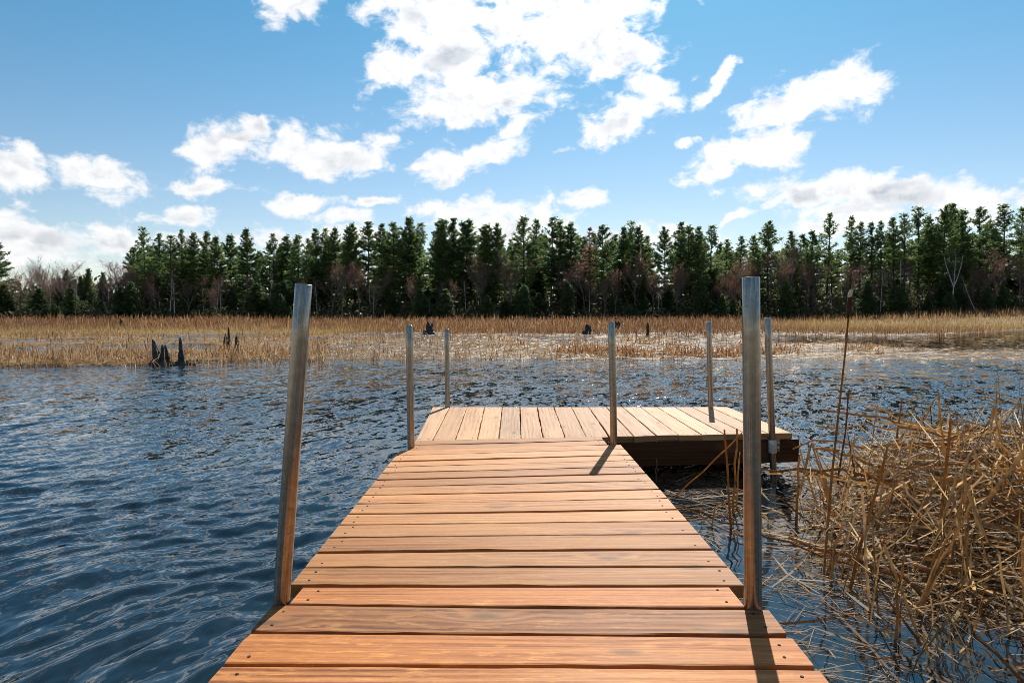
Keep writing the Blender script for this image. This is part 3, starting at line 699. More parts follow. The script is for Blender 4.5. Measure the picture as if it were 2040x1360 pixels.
mb = MB(); mb.tube([hp[-1], on_y(1697, 570, cb.y + .15) - cb, on_y(1700, 545, cb.y + .15) - cb], [.003, .0022, .0008], 5, c_(1)); mb.build('spike', M['reed'], root)
single('reed_stalk', up((1690, 780), (1668, 985), 3.7), .0058, c_(2), 'straight brown reed stalk rising close beside the cattail stem')
single('reed_stalk', up((1797, 795), (1776, 960), 4.0), .0068, c_(1), 'tall square-cut tan reed standing alone above the near edge of the tangle')
single('reed_stalk', up((1853, 808), (1866, 950), 4.1), .0045, c_(6), 'thin dark reed leaning slightly left above the tangle')
single('reed_stalk', up((1986, 778), (1978, 960), 4.2), .0055, c_(1, 1.1), 'tallest brown reed near the right picture edge')
single('reed_stalk', up((1894, 833), (1864, 1150), 2.9), .0075, c_(1, 1.15), 'broad split brown reed crossing the tangle diagonally')
single('reed_stalk', up((1768, 890), (1690, 1190)), .0085, c_(1, 1.1), 'stout brown broken reed leaning right at the tangle front')
single('reed_stalk', up((2034, 795), (2000, 960), 4.0), .0055, c_(1, 1.1), 'brown reed at the right picture edge')
single('reed_stalk', up((1924, 945), (1930, 1190), 2.5), .0058, c_(3, .9), 'pale grey upright reed in front of the tangle')
single('reed_stalk', up((1593, 905), (1586, 1060)), .0072, c_(0), 'short thick tan reed standing in open water left of the tangle')
single('reed_stalk', up((1443, 855), (1457, 1060)), .0058, c_(1, 1.1), 'straight tan reed standing in water left of the thick post')
single('reed_stalk', up((1468, 853), (1461, 1030)), .0062, c_(0), 'golden reed standing in water right next to the thick post')
single('reed_stalk', up((1474, 900), (1466, 1020)), .0050, c_(3), 'short pale reed half hidden by the thick post')
single('reed_stalk', up((1295, 899), (1284, 950)), .0042, c_(1), 'short thin brown reed poking up behind the walkway edge')
single('reed_stalk', up((1308, 914), (1306, 968)), .0052, c_(5, .9), 'short pale grey reed poking up behind the walkway edge')
bA = on_z(1791, 1290, 0)
single('reed_stalk', up((1800, 1105), (1782, 1300)), .0105, c_(0, 1.0), 'stout golden brown stub of bundled leaves at the tangle front')
a, b = on_z(1349, 985, .03), on_y(1478, 862, 3.75)
single('fallen_reed', poly(a, b, 5), .0055, c_(0, 1.1), 'long straight reed leaning from the walkway edge up towards the thick post')
single('fallen_reed', poly(on_z(1357, 1008, .01), on_z(1700, 1125, .03), 7, .01), .0048, c_(1, 1.1), 'long brown reed floating from the walkway edge past the thick post')
single('fallen_reed', poly(on_z(1352, 1006, .02), on_z(1500, 1085, .01), 6, .008), .0048, c_(3), 'pale floating reed ending behind the thick post')
a1_, a2_, a3_ = on_y(1898, 940, 4.1), on_y(1908, 820, 4.1), on_y(1926, 813, 4.1)
single('bent_reed', [a1_, lerp(a1_, a2_, .6), a2_, a3_, on_y(1955, 860, 4.05), on_y(1986, 930, 4.0)], .0055, c_(3, .8), 'bent reed folded into a sharp arch above the tangle')
single('bent_reed', [on_z(1418, 1050, 0), on_y(1424, 1012, 3.35), on_y(1432, 1003, 3.35), on_y(1452, 996, 3.4)], .0055, c_(5), 'small pale bent reed in water left of the thick post')
# upright stalks and fallen leaves of the tangle: prototypes copied
def tangle():
    r = random.Random(5)
    protos = []
    for i in range(14):
        h = r.uniform(.22, .5); ln = abs(r.gauss(0, .22)); b = Vector((0, 0, 0)); t = Vector((math.sin(ln) * h, r.gauss(0, .05), math.cos(ln) * h))
        pts = poly(b, t, 4, .002)
        if i % 4 == 0: pts += [t + Vector((.035, .01, -.03)), t + Vector((.10 + .08 * r.random(), .04, -.22))]
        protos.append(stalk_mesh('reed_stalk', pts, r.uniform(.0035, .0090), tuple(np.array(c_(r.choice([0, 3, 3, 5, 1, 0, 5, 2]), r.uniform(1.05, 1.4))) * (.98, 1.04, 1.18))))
    lea = []
    for i in range(16):
        L = r.uniform(.3, .95); bend = r.gauss(0, .12); n = 6
        pts = [Vector((L * k / n, bend * math.sin(math.pi * k / n) * L, .04 * math.sin(math.pi * k / n) * r.uniform(-.3, 1))) for k in range(n + 1)]
        if i % 3 == 0:
            kx = r.randint(2, 4); an = r.gauss(0, .9)
            for k in range(kx + 1, n + 1):
                d = L / n * (k - kx); pts[k] = pts[kx] + Vector((math.cos(an) * d, math.sin(an) * d, r.uniform(-.25, .1) * d))
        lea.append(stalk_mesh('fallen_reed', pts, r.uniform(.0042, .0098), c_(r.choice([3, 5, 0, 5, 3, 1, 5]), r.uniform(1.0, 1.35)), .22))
    for m_ in protos + lea: m_.materials.append(M['reed'])
    def mound(x, y):
        """height of the heap of broken reeds beside the dock"""
        ed = np.interp(y, [1.9, 2.3, 2.8, 3.4, 4.0, 4.6, 5.2], [1.05, 1.12, 1.25, 1.45, 1.75, 2.1, 2.8])
        e = smooth(x - ed, -.15, .75); f = smooth(y, 1.7, 2.9) * (1 - smooth(y, 4.1, 4.8))
        return e * f * (.10 + .26 * smooth(y, 2.3, 3.8)), e * f
    gp = 'dry reed stalks standing in the tangle'; gl = 'broken reed leaves lying on the tangle'
    n = 0
    while n < 95:
        y = r.uniform(1.9, 4.7); x = r.uniform(.9, .9 + y * .75); hm, dn = mound(x, y)
        if r.random() > .12 + dn: continue
        if x < 1.15 and y < 2.6 or y > 3.8 and x < 2.0: continue
        o = link('reed_stalk', protos[n % 14]); o.location = (x, y, -.03 + hm * .35); o.rotation_euler = (r.gauss(0, .10), r.gauss(0, .16), r.random() * 6.28); s_ = r.uniform(.6, 1.15); o.scale = (s_, s_, s_)
        tag(o, 'dry brown reed stalk standing up out of the tangle beside the dock', 'reed', gp); n += 1
    n = 0
    while n < 46:
        y = r.uniform(1.75, 2.7); x = r.uniform(1.15, 2.3)
        if x < .9 + (y - 1.7) * .3: continue
        o = link('reed_stalk', protos[(n * 5) % 14]); o.location = (x, y, -.04); o.rotation_euler = (r.gauss(0, .2), r.gauss(0, .28), r.random() * 6.28); s_ = r.uniform(.5, .95); o.scale = (s_, s_, s_)
        tag(o, 'dry brown reed stalk standing up out of the tangle beside the dock', 'reed', gp); n += 1
    for (sx_, sy_, ax, ay) in ((1.42, 2.35, .1, .30), (1.62, 2.9, -.1, .35), (1.75, 2.25, .2, -.2), (1.95, 3.2, .1, .4), (2.2, 2.7, -.2, .35), (1.55, 3.35, .1, -.35), (2.35, 3.7, .1, .3), (2.05, 2.35, .15, .45), (2.6, 3.3, -.1, -.3), (1.30, 2.75, .1, .2), (2.5, 2.9, .2, .25), (1.9, 3.8, .0, .5)):
        for k in range(8):     # leaning sheaves
            o = link('reed_stalk', protos[r.choice([1, 2, 3, 5, 6, 7, 9, 10, 11, 13])]); o.location = (sx_ + r.gauss(0, .035), sy_ + r.gauss(0, .035), -.03); o.rotation_euler = (ax + r.gauss(0, .10), ay + r.gauss(0, .10), r.gauss(0, .25)); s_ = r.uniform(.75, 1.25); o.scale = (s_, s_ * 1.2, s_)
            tag(o, 'dry brown reed stalk standing up out of the tangle beside the dock', 'reed', gp)
    for n in range(34):        # taller stems towards the right
        y = r.uniform(2.9, 4.5); x = y * r.uniform(.60, .80)
        o = link('reed_stalk', protos[(n * 3) % 14]); o.location = (x, y, .05); o.rotation_euler = (r.gauss(0, .12), r.gauss(0, .14), r.random() * 6.28); s_ = r.uniform(.9, 1.5); o.scale = (s_ * .8, s_ * .8, s_)
        tag(o, 'dry brown reed stalk standing up out of the tangle beside the dock', 'reed', gp)
    n = 0
    while n < 215:
        y = r.uniform(1.9, 4.5); x = r.uniform(.95, .9 + y * .78); hm, dn = mound(x, y)
        if r.random() > dn or dn < .2 or y > 3.8 and x < 2.4: continue
        o = link('fallen_reed', lea[n % 16]); o.location = (x, y, .015 + hm * r.uniform(.6, 1.1)); o.rotation_euler = (r.gauss(0, .3), r.gauss(0, .13), r.random() * 6.28); s_ = r.uniform(.6, 1.1); o.scale = (s_, s_, s_)
        tag(o, 'broken pale reed leaf lying across the top of the tangle', 'reed', gl); n += 1
    # the mass below: nobody could count it
    q_ = np.random.default_rng(8); N = 13500
    y = q_.uniform(1.7, 4.8, N); x = q_.uniform(.75, 4.8, N); hm, dn = mound(x, y)
    k = q_.random(N) < np.where(dn > .05, (.25 + dn * .8) * (.35 + .65 * smooth(y, 2.3, 3.1)), .05 * (x > 1.0)); x, y, hm, dn = x[k], y[k], hm[k], dn[k]; n = len(x)
    z = .006 + hm * q_.random(n) ** .8 * 1.05
    an = q_.random(n) * 6.28; tilt = np.where(q_.random(n) < .22, q_.normal(1.1, .25, n), q_.normal(0, .24, n)) * (dn > .05); L = q_.uniform(.12, .62, n)
    d = np.stack([np.cos(an) * np.cos(tilt), np.sin(an) * np.cos(tilt), np.sin(tilt)], -1)
    an2 = an + q_.normal(0, .25, n) + (q_.random(n) < .25) * q_.normal(0, 1.0, n); d2 = np.stack([np.cos(an2), np.sin(an2), np.sin(tilt) - .15 * q_.random(n)], -1)
    p1 = np.stack([x, y, z], -1); P = np.stack([p1 - d * (L / 2)[:, None], p1 - d * (L / 5)[:, None], p1, p1 + d2 * (L / 4)[:, None], p1 + d2 * (L / 2)[:, None]], 1)
    P[..., 2] = np.maximum(P[..., 2], .004 + .01 * q_.random((n, 1)))
    wid = q_.uniform(.0018, .0065, n); Wd = wid[:, None] * np.array([.6, 1, 1, .9, .3])
    sd_ = np.stack([-np.sin(an), np.cos(an), q_.normal(0, .5, n)], -1); sd_ /= np.linalg.norm(sd_, axis=1)[:, None]
    c = TAN[q_.choice(7, n, p=[.20, .16, .10, .22, .06, .20, .06])] * q_.uniform(.8, 1.3, (n, 1))
    tag(link('reed_litter', blade_mesh('reed_litter', P, Wd, sd_, c), M['reed']), 'heap of broken dry cattail leaves in the water beside the dock', 'reeds', kind='stuff')
tangle()
def floating_bits():
    r = np.random.default_rng(31); n = 2600; y = r.uniform(1.7, 4.3, n); x = r.uniform(.62, 2.2, n); k = fbm(x * 2.2, y * 1.6, 3) > .47; x, y = x[k], y[k]; n = len(x)
    an = r.normal(-.5, .7, n); L = r.uniform(.02, .22, n); d = np.stack([np.cos(an), np.sin(an), np.zeros(n)], -1); p = np.stack([x, y, np.full(n, .006) + .004 * r.random(n)], -1)
    P = np.stack([p - d * (L / 2)[:, None], p + r.normal(0, .004, (n, 3)) * (1, 1, 0), p + d * (L / 2)[:, None]], 1); w_ = r.uniform(.0008, .0026, n)
    k = ~((x < .80 + (2.6 - y) * .02) & (y < 5)); P, w_, an = P[k], w_[k], an[k]; n = len(P)
    m = blade_mesh('floating_straw', P, w_[:, None] * np.array([.6, 1, .5]), np.stack([-np.sin(an), np.cos(an), np.zeros(n)], -1), TAN[r.choice(7, n, p=[.2, .15, .15, .15, .15, .1, .1])])
    tag(link('floating_straw', m, M['reed']), 'fine broken straw floating on calm water beside the dock', 'straw', kind='stuff')
floating_bits()

# ------------------------------------------------------------------ rotten stumps in the marsh
def spike(mb, base, top, r0, r1, seed, n=11, rows=8):
    rr = random.Random(seed); base = Vector(base); top = Vector(top); jag = [rr.uniform(.0, .5) for _ in range(n)]; ph = [rr.uniform(.75, 1.25) for _ in range(n)]
    rings = []
    for i in range(rows + 1):
        t = i / rows; ring = []
        for k in range(n):
            tt = t * (1 - jag[k] * t); a = 2 * math.pi * k / n; r = lerp(r0, r1, tt) * ph[k] * (1 + .12 * rr.gauss(0, 1)) * (1 + 1.1 * max(0, .22 - t) * 3)
            p = lerp(base, top, tt) + Vector((math.cos(a) * r, math.sin(a) * r, 0)); ring.append(mb.vert(p))
        rings.append(ring)
    for a, b in zip(rings, rings[1:]):
        for k in range(n): mb.face([a[k], a[(k + 1) % n], b[(k + 1) % n], b[k]])
    mb.face(rings[-1]); mb.face(rings[0][::-1])
def lump(mb, c, r, seed):
    rr = random.Random(seed); n, m_ = 10, 6; rings = []
    for i in range(m_ + 1):
        t = i / m_ * math.pi / 2; rings.append([mb.vert(Vector(c) + Vector((math.cos(6.283*k/n) * r[0] * math.cos(t) * rr.uniform(.75, 1.2), math.sin(6.283*k/n) * r[1] * math.cos(t) * rr.uniform(.75, 1.2), r[2] * math.sin(t) * rr.uniform(.85, 1.15)))) for k in range(n)])
    for a, b in zip(rings, rings[1:]):
        for k in range(n): mb.face([a[k], a[(k + 1) % n], b[(k + 1) % n], b[k]])
def stump(label, base, tops, roots=None, y=None):
    """base px; tops = list of (px top, px base, half-width px); roots = list of lump px"""
    b = on_z(*base, 0) if y is None else on_y(*base, y); root = empty('tree_stump', b, label, 'stump'); k = b.y / FPX
    for i, (tp, bp, hw) in enumerate(tops):
        mb = MB(); p0 = on_y(bp[0], bp[1], b.y) - b; p0.z = -.05; p1 = on_y(tp[0], tp[1], b.y) - b
        spike(mb, p0, p1, hw * k * 1.05, hw * k * (.30 if base[1] > 680 else .7), hash((i, base[0])) % 999); mb.build('broken_trunk', M['stump'], root)
    for i, (u, hw, hh) in enumerate(roots or []):
        mb = MB(); p = on_y(u, base[1], b.y) - b; lump(mb, (p.x, random.uniform(-.1, .1), -.03), (hw * k, hw * k * .8, hh * k + .03), i + 5); mb.build('root', M['stump'], root)
stump('rotten black stump with two jagged prongs rising from the near shore water', (322, 727), [((305, 673), (313, 728), 10), ((325, 684), (330, 728), 10), ((331, 690), (338, 728), 4)], [(305, 13, 9), (323, 14, 8), (340, 11, 6)])
stump('narrow pointed black stump standing right of the two-pronged one', (364, 727), [((358, 669), (364, 728), 7)], [(356, 12, 8), (376, 12, 9)])
stump('small black stump with a thin upright spike among the shore reeds', (451, 694), [((455, 650), (456, 690), 3.4), ((448, 661), (449, 690), 5)], [(444, 6, 6)], y=19.5)
stump('square-topped short black stump among the shore reeds', (472, 697), [((471, 662), (472, 697), 5)], None, y=18.5)
stump('broad dark stump beyond the pools left of the marsh middle', (857, 664), [((855, 637), (857, 664), 7)], [(849, 9, 6)], y=36)
stump('low dark stump beside a bare twig in the marsh middle', (1172, 664), [((1170, 644), (1172, 664), 7)], [(1166, 8, 6)], y=38)
stump('low rounded dark stump at the back of the marsh', (1231, 655), [((1230, 638), (1231, 655), 6)], [(1224, 7, 5), (1237, 8, 5)], y=50)
stump('thin dark snag post standing behind the pipe posts', (1291, 668), [((1290, 641), (1291, 668), 3)], None, y=38)
stump('small dark snag at the back of the left marsh', (241, 652), [((241, 633), (241, 652), 3)], None, y=55)

# ------------------------------------------------------------------ trees
def leaves_np(C, size, r, flat=.45, ratio=.45):
    """small leaf-like quads round centres C; flat = how level they lie"""
    n = len(C); a = r.random(n) * 6.283; el = r.normal(0, flat, n)
    d = np.stack([np.cos(a) * np.cos(el), np.sin(a) * np.cos(el), np.sin(el)], -1); rnd = r.normal(0, 1, (n, 3)); rnd[:, 2] += 1.2
    s_ = np.cross(d, rnd); s_ /= np.linalg.norm(s_, axis=1)[:, None]
    L = (size * r.uniform(.6, 1.3, n))[:, None]; Wd = L * ratio
    V = np.stack([C - d * L * .5, C + s_ * Wd * .5, C + d * L * .5, C - s_ * Wd * .5], 1).reshape(-1, 3)
    return V, np.arange(n * 4).reshape(n, 4)
def pine_proto(seed, H=15.0, start=.32, width=.165, dens=1.0, gap=.18, name='pine_tree', cm='needles', up_top=.9):
    rr = random.Random(seed); r = np.random.default_rng(seed); tr = MB(); lean = (rr.gauss(0, .012), rr.gauss(0, .012)); ph = rr.random() * 6
    def axis(t): return Vector((lean[0] * H * t + .10 * math.sin(t * 5 + ph), lean[1] * H * t + .08 * math.cos(t * 4 + ph), H * t))
    tr.tube([axis(i / 12) for i in range(13)], [H * .0125 * (1 - i / 12) ** .8 + .015 for i in range(13)], 7)
    C = []
    z = start * H * .55
    while z < H * .985:
        t = z / H; tt = max(0, (t - start) / (1 - start))
        dead = t < start
        prof = (math.sin(min(1, tt * 1.25 + .28) * math.pi * .5) * (1 - tt ** 2.2) + .10) if not dead else .45
        nb = rr.choice([4, 5, 5, 6]) if not dead else rr.choice([0, 1, 2])
        for b in range(nb):
            if not dead and rr.random() < gap: continue
            az = 6.283 * (b + rr.random() * .7) / max(nb, 1) + z; L = H * width * prof * rr.uniform(.6, 1.25)
            el = lerp(-.12, up_top, tt ** 1.6) + rr.gauss(0, .10)
            o = axis(t); dr = Vector((math.cos(az), math.sin(az), 0))
            pts = [o + dr * (L * k / 4) * math.cos(el) + Vector((0, 0, L * k / 4 * math.sin(el) + .10 * L * (k / 4) ** 2)) for k in range(5)]
            tr.tube(pts, [.045 * (1 - k / 5) * (H / 15) + .008 for k in range(5)], 3, cap=False)
            if dead: continue
            m_ = max(6, int(22 * dens * L / 2.0))
            for _ in range(m_):
                s_ = .22 + .80 * rr.random() ** .8; k = min(3, int(s_ * 4)); p = lerp(pts[k], pts[min(k + 1, 4)], s_ * 4 - k)
                wdt = .26 * L * (1.15 - s_) + .10
                C.append(p + Vector((rr.gauss(0, wdt * .5), rr.gauss(0, wdt * .5), abs(rr.gauss(0, .13)) - .03)))
        z += H * rr.uniform(.026, .046)
    for _ in range(10): C.append(axis(1) + Vector((rr.gauss(0, .12), rr.gauss(0, .12), rr.uniform(-.5, .15))))
    C = np.array([tuple(c) for c in C]); C = np.repeat(C, 2, 0) + r.normal(0, .10, (len(C) * 2, 3)) * (1, 1, .5); V, F = leaves_np(C, .40 * np.ones(len(C)) * (H / 15) ** .3, r, .35, .36)
    C = C[::2]; V2, F2 = leaves_np(C + r.normal(0, .12, C.shape), .28 * np.ones(len(C)), r, .7, .4)
    V = np.concatenate([V, V2]); F = np.concatenate([F, F2 + len(F) * 4])
    cols = np.repeat(r.random((len(V) // 4, 1)), 4, 0) * np.ones((1, 3))
    return tr.mesh('trunk'), np_mesh('crown', V, F, cols)
def bare_proto(seed, H=9.0, buds='redbuds', nb=1.0, spread=.55, bsize=.15):
    rr = random.Random(seed); r = np.random.default_rng(seed); tr = MB(); tips = []
    def grow(p, d, L, rad, lev):
        n = 3; pts = [p]; 
        for i in range(n):
            d = (d + Vector((rr.gauss(0, .12), rr.gauss(0, .12), .06))).normalized(); pts.append(pts[-1] + d * L / n)
        tr.tube(pts, [rad * (1 - .35 * i / n) for i in range(n + 1)], 5 if lev == 0 else 3, cap=False)
        if lev >= 4: tips.extend(pts[1:]); return
        if lev >= 3: tips.extend(pts[2:])
        for k in range(rr.choice([3, 4, 4]) if lev else 6):
            t = rr.uniform(.35, 1) if lev else rr.uniform(.4, 1); q_ = lerp(pts[min(int(t * n), n - 1)], pts[min(int(t * n) + 1, n)], t * n - int(t * n)) if t < 1 else pts[-1]
            nd = (d + Vector((rr.gauss(0, spread), rr.gauss(0, spread), rr.uniform(-.05, .45)))).normalized()
            grow(q_, nd, L * rr.uniform(.5, .72) * (.85 if lev == 0 else 1), rad * .52, lev + 1)
    grow(Vector((0, 0, 0)), Vector((0, 0, 1)), H * .52, H * .010, 0)
    C = np.array([tuple(t) for t in tips]); k = int(len(C) * nb); C = C[r.integers(0, len(C), k)] + r.normal(0, .10, (k, 3))
    V, F = leaves_np(C, bsize * np.ones(k), r, 1.0, .35); cols = np.repeat(r.random((k, 1)), 4, 0) * np.ones((1, 3))
    return tr.mesh('trunk'), np_mesh('crown', V, F, cols)
def birch_proto(seed, H=8.0, fork=False):
    rr = random.Random(seed); tr = MB(); tw = MB()
    def axis(t): return Vector((.25 * math.sin(t * 2.4 + seed), .1 * math.cos(t * 3), H * t))
    tr.tube([axis(i / 10) for i in range(11)], [.085 * (1 - i / 11) + .012 for i in range(11)], 7)
    if fork:
        for sx in (-1, 1):
            o = axis(.45); tr.tube([o, o + Vector((sx * .5, 0, 1.2)), o + Vector((sx * 1.1, .1, 3.0)), o + Vector((sx * 1.3, .2, 4.2))], [.06, .05, .035, .012], 6)
    for _ in range(46):
        t = rr.uniform(.4, .98); o = axis(t); a = rr.random() * 6.28; L = H * .17 * rr.uniform(.4, 1.1); p = [o]
        for k in range(3): p.append(p[-1] + Vector((math.cos(a) * L * .25, math.sin(a) * L * .25, L * .26 + rr.gauss(0, .06))))
        tw.tube(p, [.018, .014, .010, .006], 3, cap=False)
        for _ in range(3):
            k = rr.randint(1, 3); b = a + rr.gauss(0, .9); tw.tube([p[k], p[k] + Vector((math.cos(b) * L * .3, math.sin(b) * L * .3, L * .2))], [.009, .005], 3, cap=False)
    return tr.mesh('trunk'), tw.mesh('crown')
PROTO = {}
def proto(key, maker, tmat, cmat):
    t, c = maker; t.materials.append(M[tmat]); c.materials.append(M[cmat]); PROTO[key] = (t, c)
for i, (st, wd, dn, gp_) in enumerate([(.22, .170, 2.0, .12), (.30, .185, 1.8, .20), (.16, .160, 2.3, .08), (.34, .190, 1.7, .28), (.24, .150, 2.1, .12), (.20, .195, 2.0, .18)]):
    proto(f'pine{i}', pine_proto(100 + i, 15, st, wd, dn, gp_), 'bark', 'needles')
for i in range(3): proto(f'thin{i}', pine_proto(140 + i, 15, .42 + .05 * i, .12, 1.6, .2), 'bark', 'needles')
for i in range(3): proto(f'fir{i}', pine_proto(160 + i, 6, .04, .22, 1.8, .05, up_top=.5), 'bark', 'fir')
proto('rust', pine_proto(180, 15, .35, .12, .7, .3), 'bark', 'rustbuds')
for i in range(3): proto(f'red{i}', bare_proto(200 + i, 9, 'redbuds', .9), 'twig', 'redbuds')
for i in range(3): proto(f'bud{i}', bare_proto(220 + i, 9, 'rustbuds', 1.1), 'twig', 'rustbuds')
for i in range(3): proto(f'bare{i}', bare_proto(240 + i, 10, 'greybuds', .5, .5, .12), 'twig', 'greybuds')
for i in range(3): proto(f'birch{i}', birch_proto(260 + i, 8), 'birchbark', 'twig')
proto('birchfork', birch_proto(270, 8, True), 'birchbark', 'twig')
PH = {'pine': 15, 'thin': 15, 'fir': 6, 'rust': 15, 'red': 9, 'bud': 9, 'bare': 10, 'birch': 8}
REAL = {}
for k, (t, c) in PROTO.items():
    REAL[k] = max(v.co.z for m_ in (t, c) for v in m_.vertices)
def plant(key, x, y, h, label, cat='tree', group=None, name='pine_tree', rot=None, tilt=(0, 0), sx=1.0):
    t, c = PROTO[key]; s_ = h / REAL[key]
    rt = empty(name, (x, y, float(rise(np.array([x]), np.array([y]))[0]) - .05), label, cat, group)
    rt.rotation_euler = (tilt[0], tilt[1], random.random() * 6.28 if rot is None else rot); rt.scale = (s_ * sx, s_ * sx, s_)
    for nm, me in (('trunk', t), ('crown', c)):
        o = bpy.data.objects.new(nm, me); COL.objects.link(o); o.parent = rt
    return rt
def at_top(key, u, v, y, label, group=None, name='pine_tree', cat='tree', **kw):
    p = on_y(u, v, y); z0 = float(rise(np.array([p.x]), np.array([y]))[0])
    return plant(key, p.x, y, p.z - z0 + .05, label, cat, group, name, **kw)
TOPS = [(286,454),(314,467),(340,470),(359,459),(381,461),(413,462),(432,470),(458,466),(492,454),(546,467),(570,468),(594,468),(628,454),(645,456),(669,452),(690,449),
 (706,443),(731,440),(761,445),(783,443),(814,430),(834,445),(872,435),(886,437),(901,433),(922,442),(937,435),(960,447),(977,445),(989,446),(1044,431),(1071,438),(1099,433),(1112,438),(1133,442),
 (1202,449),(1241,450),(1260,442),(1275,450),(1325,452),(1358,442),(1374,450),(1393,451),(1415,450),(1505,467),(1532,440),(1577,459),(1599,467),(1618,460),(1650,426),(1697,431),(1716,443),(1738,443),(1755,441),
 (1781,433),(1803,427),(1832,413),(1855,427),(1882,409),(1901,404),(1920,418),(1954,413),(2000,409),(2040,414)]
SP = {286: 'tall pine with open level branches at the left end of the pine stand', 492: 'pine rising above its neighbours right of the left end of the stand', 814: 'tallest pine of the rise in the middle of the wood',
      1532: 'pine with a full pointed crown standing above bare trees', 1650: 'tall open pine rising alone behind the cattail', 1901: 'tallest pine of the right-hand end of the wood', 1044: 'pine standing right of the dip in the middle treetops'}
GP = 'white pines along the far wood edge'; LP = 'dark white pine in the front row of the far wood'
for i, (u, v) in enumerate(TOPS):
    y = 101 + random.random() * 8; key = f'pine{(i * 7 + random.randint(0, 2)) % 6}'
    if u in (286, 1650, 359, 1532, 1832): key = 'pine3' if u != 1532 else 'pine5'
    if 1690 < u < 1800: key = random.choice(['thin0', 'thin1', 'pine1'])
    at_top(key, u, v - 3, y, SP.get(u, LP), None if u in SP else GP, sx=random.uniform(.8, 1.05))
at_top('pine5', -12, 470, 100, 'dark pine cut off by the left picture edge')
at_top('rust', 1174, 452, 103, 'rust-red dead conifer among the green pines', name='dead_pine')
for u, v in ((1291, 467), (1448, 474), (1477, 467)): at_top('thin1', u, v, 112, 'slim pine in the low gap of the treetops right of the middle', 'slim pines in the treetop gap')
# deeper rows behind the edge
GB = 'pines deeper in the wood'
rr = random.Random(77)
for i in range(150):
    y = rr.uniform(109, 140); u = rr.uniform(262, 2140); u0 = u
    vt = np.interp(u, [262, 500, 800, 1000, 1100, 1400, 1480, 1620, 1850, 2140], [492, 488, 458, 478, 462, 472, 500, 490, 450, 440])
    at_top(rr.choice(['pine0', 'pine1', 'pine2', 'pine4', 'thin0', 'thin1', 'thin2']), u, vt - 4 + rr.uniform(0, 1) ** 1.5 * 34, y, 'dark pine standing behind the front row in the far wood', GB, sx=rr.uniform(.85, 1.1))
for i in range(14):           # beyond the frame on both sides, seen in a side step and in the water
    sg = 1 if i % 2 else -1; plant(rr.choice(['pine0', 'pine2', 'pine5']), sg * rr.uniform(82, 108) if sg > 0 else -rr.uniform(86, 110), rr.uniform(98, 112), rr.uniform(11, 16), LP, 'tree', GP)
for i in range(70):           # younger firs fill the depth of the wood
    y = rr.uniform(106, 142); plant(f'fir{i % 3}', rr.uniform(-.56, .80) * y, y, rr.uniform(5, 9.5), 'young fir in the shade deep in the wood', 'tree', 'young firs deep in the wood', 'fir_tree', sx=rr.uniform(1.0, 1.5))
for i in range(16):           # unseen pines added behind the viewer for dark reflections and less backfill
    plant(rr.choice(['pine0', 'pine2', 'pine4']), (i - 7.5) * 3.6 + rr.uniform(-1, 1), rr.uniform(-24, -17), rr.uniform(9, 13), 'unseen white pine added on the near shore behind the viewer', 'tree', 'unseen pines added behind the viewer')
# small firs under the edge
for i in range(64):
    y = rr.uniform(94, 101); x = rr.uniform(-80, 82); u = 1020 + FPX * x / y; h = rr.uniform(2.2, 6.0) * (1.0 if u > 260 else .95)
    plant(f'fir{i % 3}', x, y, h, 'small dark fir growing at the foot of the far wood', 'tree', 'small firs at the wood edge', 'fir_tree', sx=rr.uniform(.9, 1.4))
for i, u in enumerate((118, 132, 160, 175, 205)):
    at_top(f'fir{i % 3}', u, rr.uniform(528, 550), 106, 'narrow dark spruce poking out of the bare trees on the left', 'spruces among the bare trees', 'spruce_tree', sx=.6)
# leafless trees
for i in range(34):
    u = rr.uniform(-60, 275); v = rr.uniform(512, 560); k = rr.choice(['red0', 'red1', 'red2', 'bare0', 'bud1', 'bud0'])
    if i < 3: k = f'bare{i}'; u, v = [(85, 505), (45, 520), (232, 512)][i]
    red = k.startswith('red')
    at_top(k, u, v, rr.uniform(100, 116), {'red': 'leafless tree with a maroon haze of buds in the low left wood', 'bar': 'bare grey leafless tree in the low left wood', 'bud': 'leafless tree with rusty brown buds in the low left wood'}[k[:3]], {'red': 'maroon budding trees on the left', 'bar': 'bare grey trees on the left', 'bud': 'rusty budding trees on the left'}[k[:3]], 'leafless_tree', sx=rr.uniform(.8, 1.1))
for (u, v, k) in [(1267, 488, 'bud0'), (1350, 520, 'bud1'), (1320, 535, 'bud2'), (1460, 505, 'bud1'), (1490, 515, 'bud2'), (1535, 490, 'bud0'), (1560, 500, 'bud1'), (1620, 520, 'bud2'), (1690, 520, 'bud0'), (1992, 490, 'bud1'), (2030, 500, 'bud2'), (1960, 520, 'bud0'),
                  (659, 512, 'bud1'), (714, 525, 'bud2'), (300, 530, 'bud0'), (372, 540, 'bud1'), (440, 545, 'bud2'), (1018, 500, 'bud0'), (1165, 510, 'bud1'), (560, 560, 'bud2'), (1430, 560, 'bud0'), (1860, 560, 'bud1')]:
    at_top(k, u, v, rr.uniform(97.5, 101.5), 'leafless tree with rusty red buds against the dark pines', 'rusty budding trees before the pines', 'leafless_tree', sx=rr.uniform(.75, 1.0))
for (u, v, k) in [(1575, 462, 'bare0'), (1560, 470, 'bare1'), (1010, 488, 'bare2'), (1600, 480, 'bare1'), (1740, 520, 'bare2'), (880, 560, 'bare0'), (480, 540, 'bare1'), (1330, 580, 'bare2')]:
    at_top(k, u, v, rr.uniform(99, 108), 'bare grey leafless tree between the pines', 'bare grey trees between pines', 'leafless_tree', sx=.8)
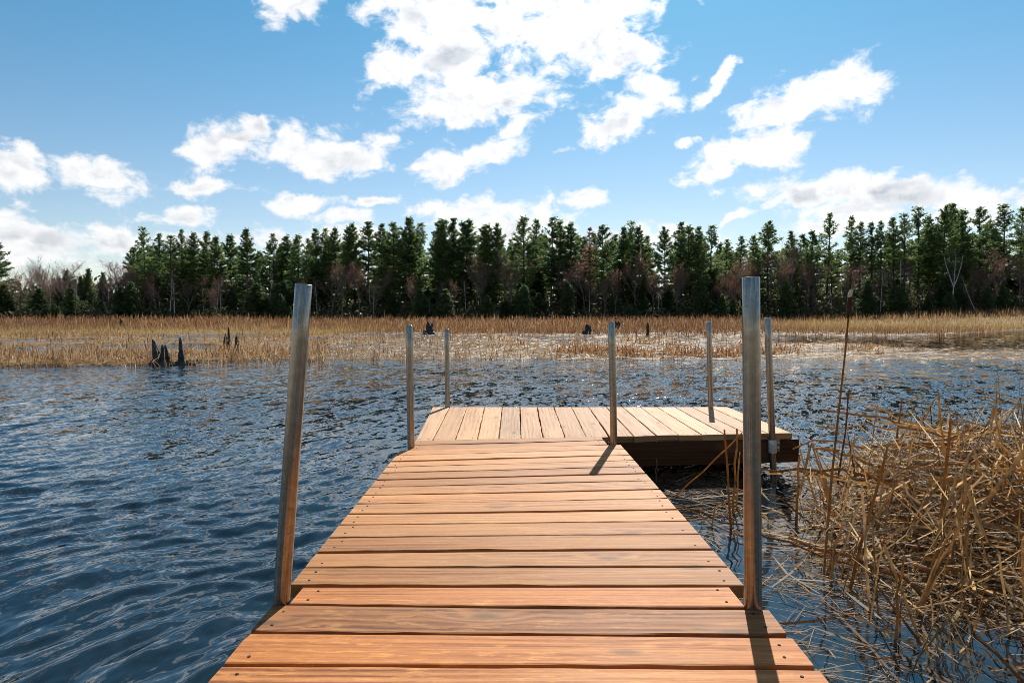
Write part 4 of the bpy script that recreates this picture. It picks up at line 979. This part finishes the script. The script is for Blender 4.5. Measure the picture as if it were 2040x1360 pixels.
for i in range(30):
    u = rr.uniform(1120, 2060) if i % 3 else rr.uniform(280, 1100); at_top(rr.choice(['bud0', 'bud1', 'bud2', 'red1']), u, rr.uniform(495, 570), rr.uniform(96.5, 100), 'leafless tree with rusty red buds against the dark pines', 'rusty budding trees before the pines', 'leafless_tree', sx=rr.uniform(.6, .9))
for i in range(9):
    at_top(f'birch{i % 3}', rr.uniform(270, 2040), rr.uniform(520, 590), rr.uniform(96.5, 100), 'slim white-trunked birch standing before the dark wood', 'white birches at the wood edge', 'birch_tree', sx=rr.uniform(.6, .9), tilt=(0, rr.gauss(0, .07)))
# white birches
GBI = 'white birches at the wood edge'
for (u, v, k) in [(338, 530, 0), (347, 545, 1), (318, 575, 2), (438, 560, 0), (610, 570, 1), (883, 555, 2), (928, 548, 0), (1175, 560, 1), (1757, 535, 2), (1798, 505, 0), (1490, 560, 1), (745, 575, 2), (150, 560, 0), (95, 560, 1), (1660, 570, 0), (1905, 560, 2)]:
    at_top(f'birch{k}', u, v, rr.uniform(96.5, 98.5), 'slim white-trunked birch standing before the dark wood', GBI, 'birch_tree', sx=.9, tilt=(0, rr.gauss(0, .05)))
at_top('birchfork', 1899, 490, 96, 'forked white bare birch in front of the right-hand pines', None, 'birch_tree', rot=0.1)
at_top('birch1', 1952, 530, 96, 'leaning white birch right of the forked one', None, 'birch_tree', rot=0, tilt=(0, R(-24)))
at_top('birch2', 228, 590, 96, 'short white birch leaning left at the low wood', None, 'birch_tree', rot=0, tilt=(0, R(-30)))
# undergrowth that fills the wood's foot
def undergrowth():
    r = np.random.default_rng(55); n = 70000; y = 97 + 46 * r.random(n) ** 1.6; x = r.uniform(-1, 1, n) * (y * .95)
    top = (1.6 + 4.2 * fbm(x * .16, y * .12, 301)) * np.interp(y, [97, 101, 112, 145], [.4, .8, 1.3, 1.9])
    z = rise(x, y) + top * r.random(n) ** 1.1; C = np.stack([x, y, z], -1)
    V, F = leaves_np(C, np.interp(y, [97, 105, 140], [.6, .9, 1.3]), r, .7, .5); cols = np.repeat(r.random((n, 1)), 4, 0) * np.ones((1, 3))
    tag(link('undergrowth', np_mesh('undergrowth', V, F, cols), M['brush']), 'dark brush and saplings filling the foot of the far wood', 'undergrowth', kind='stuff')
undergrowth()
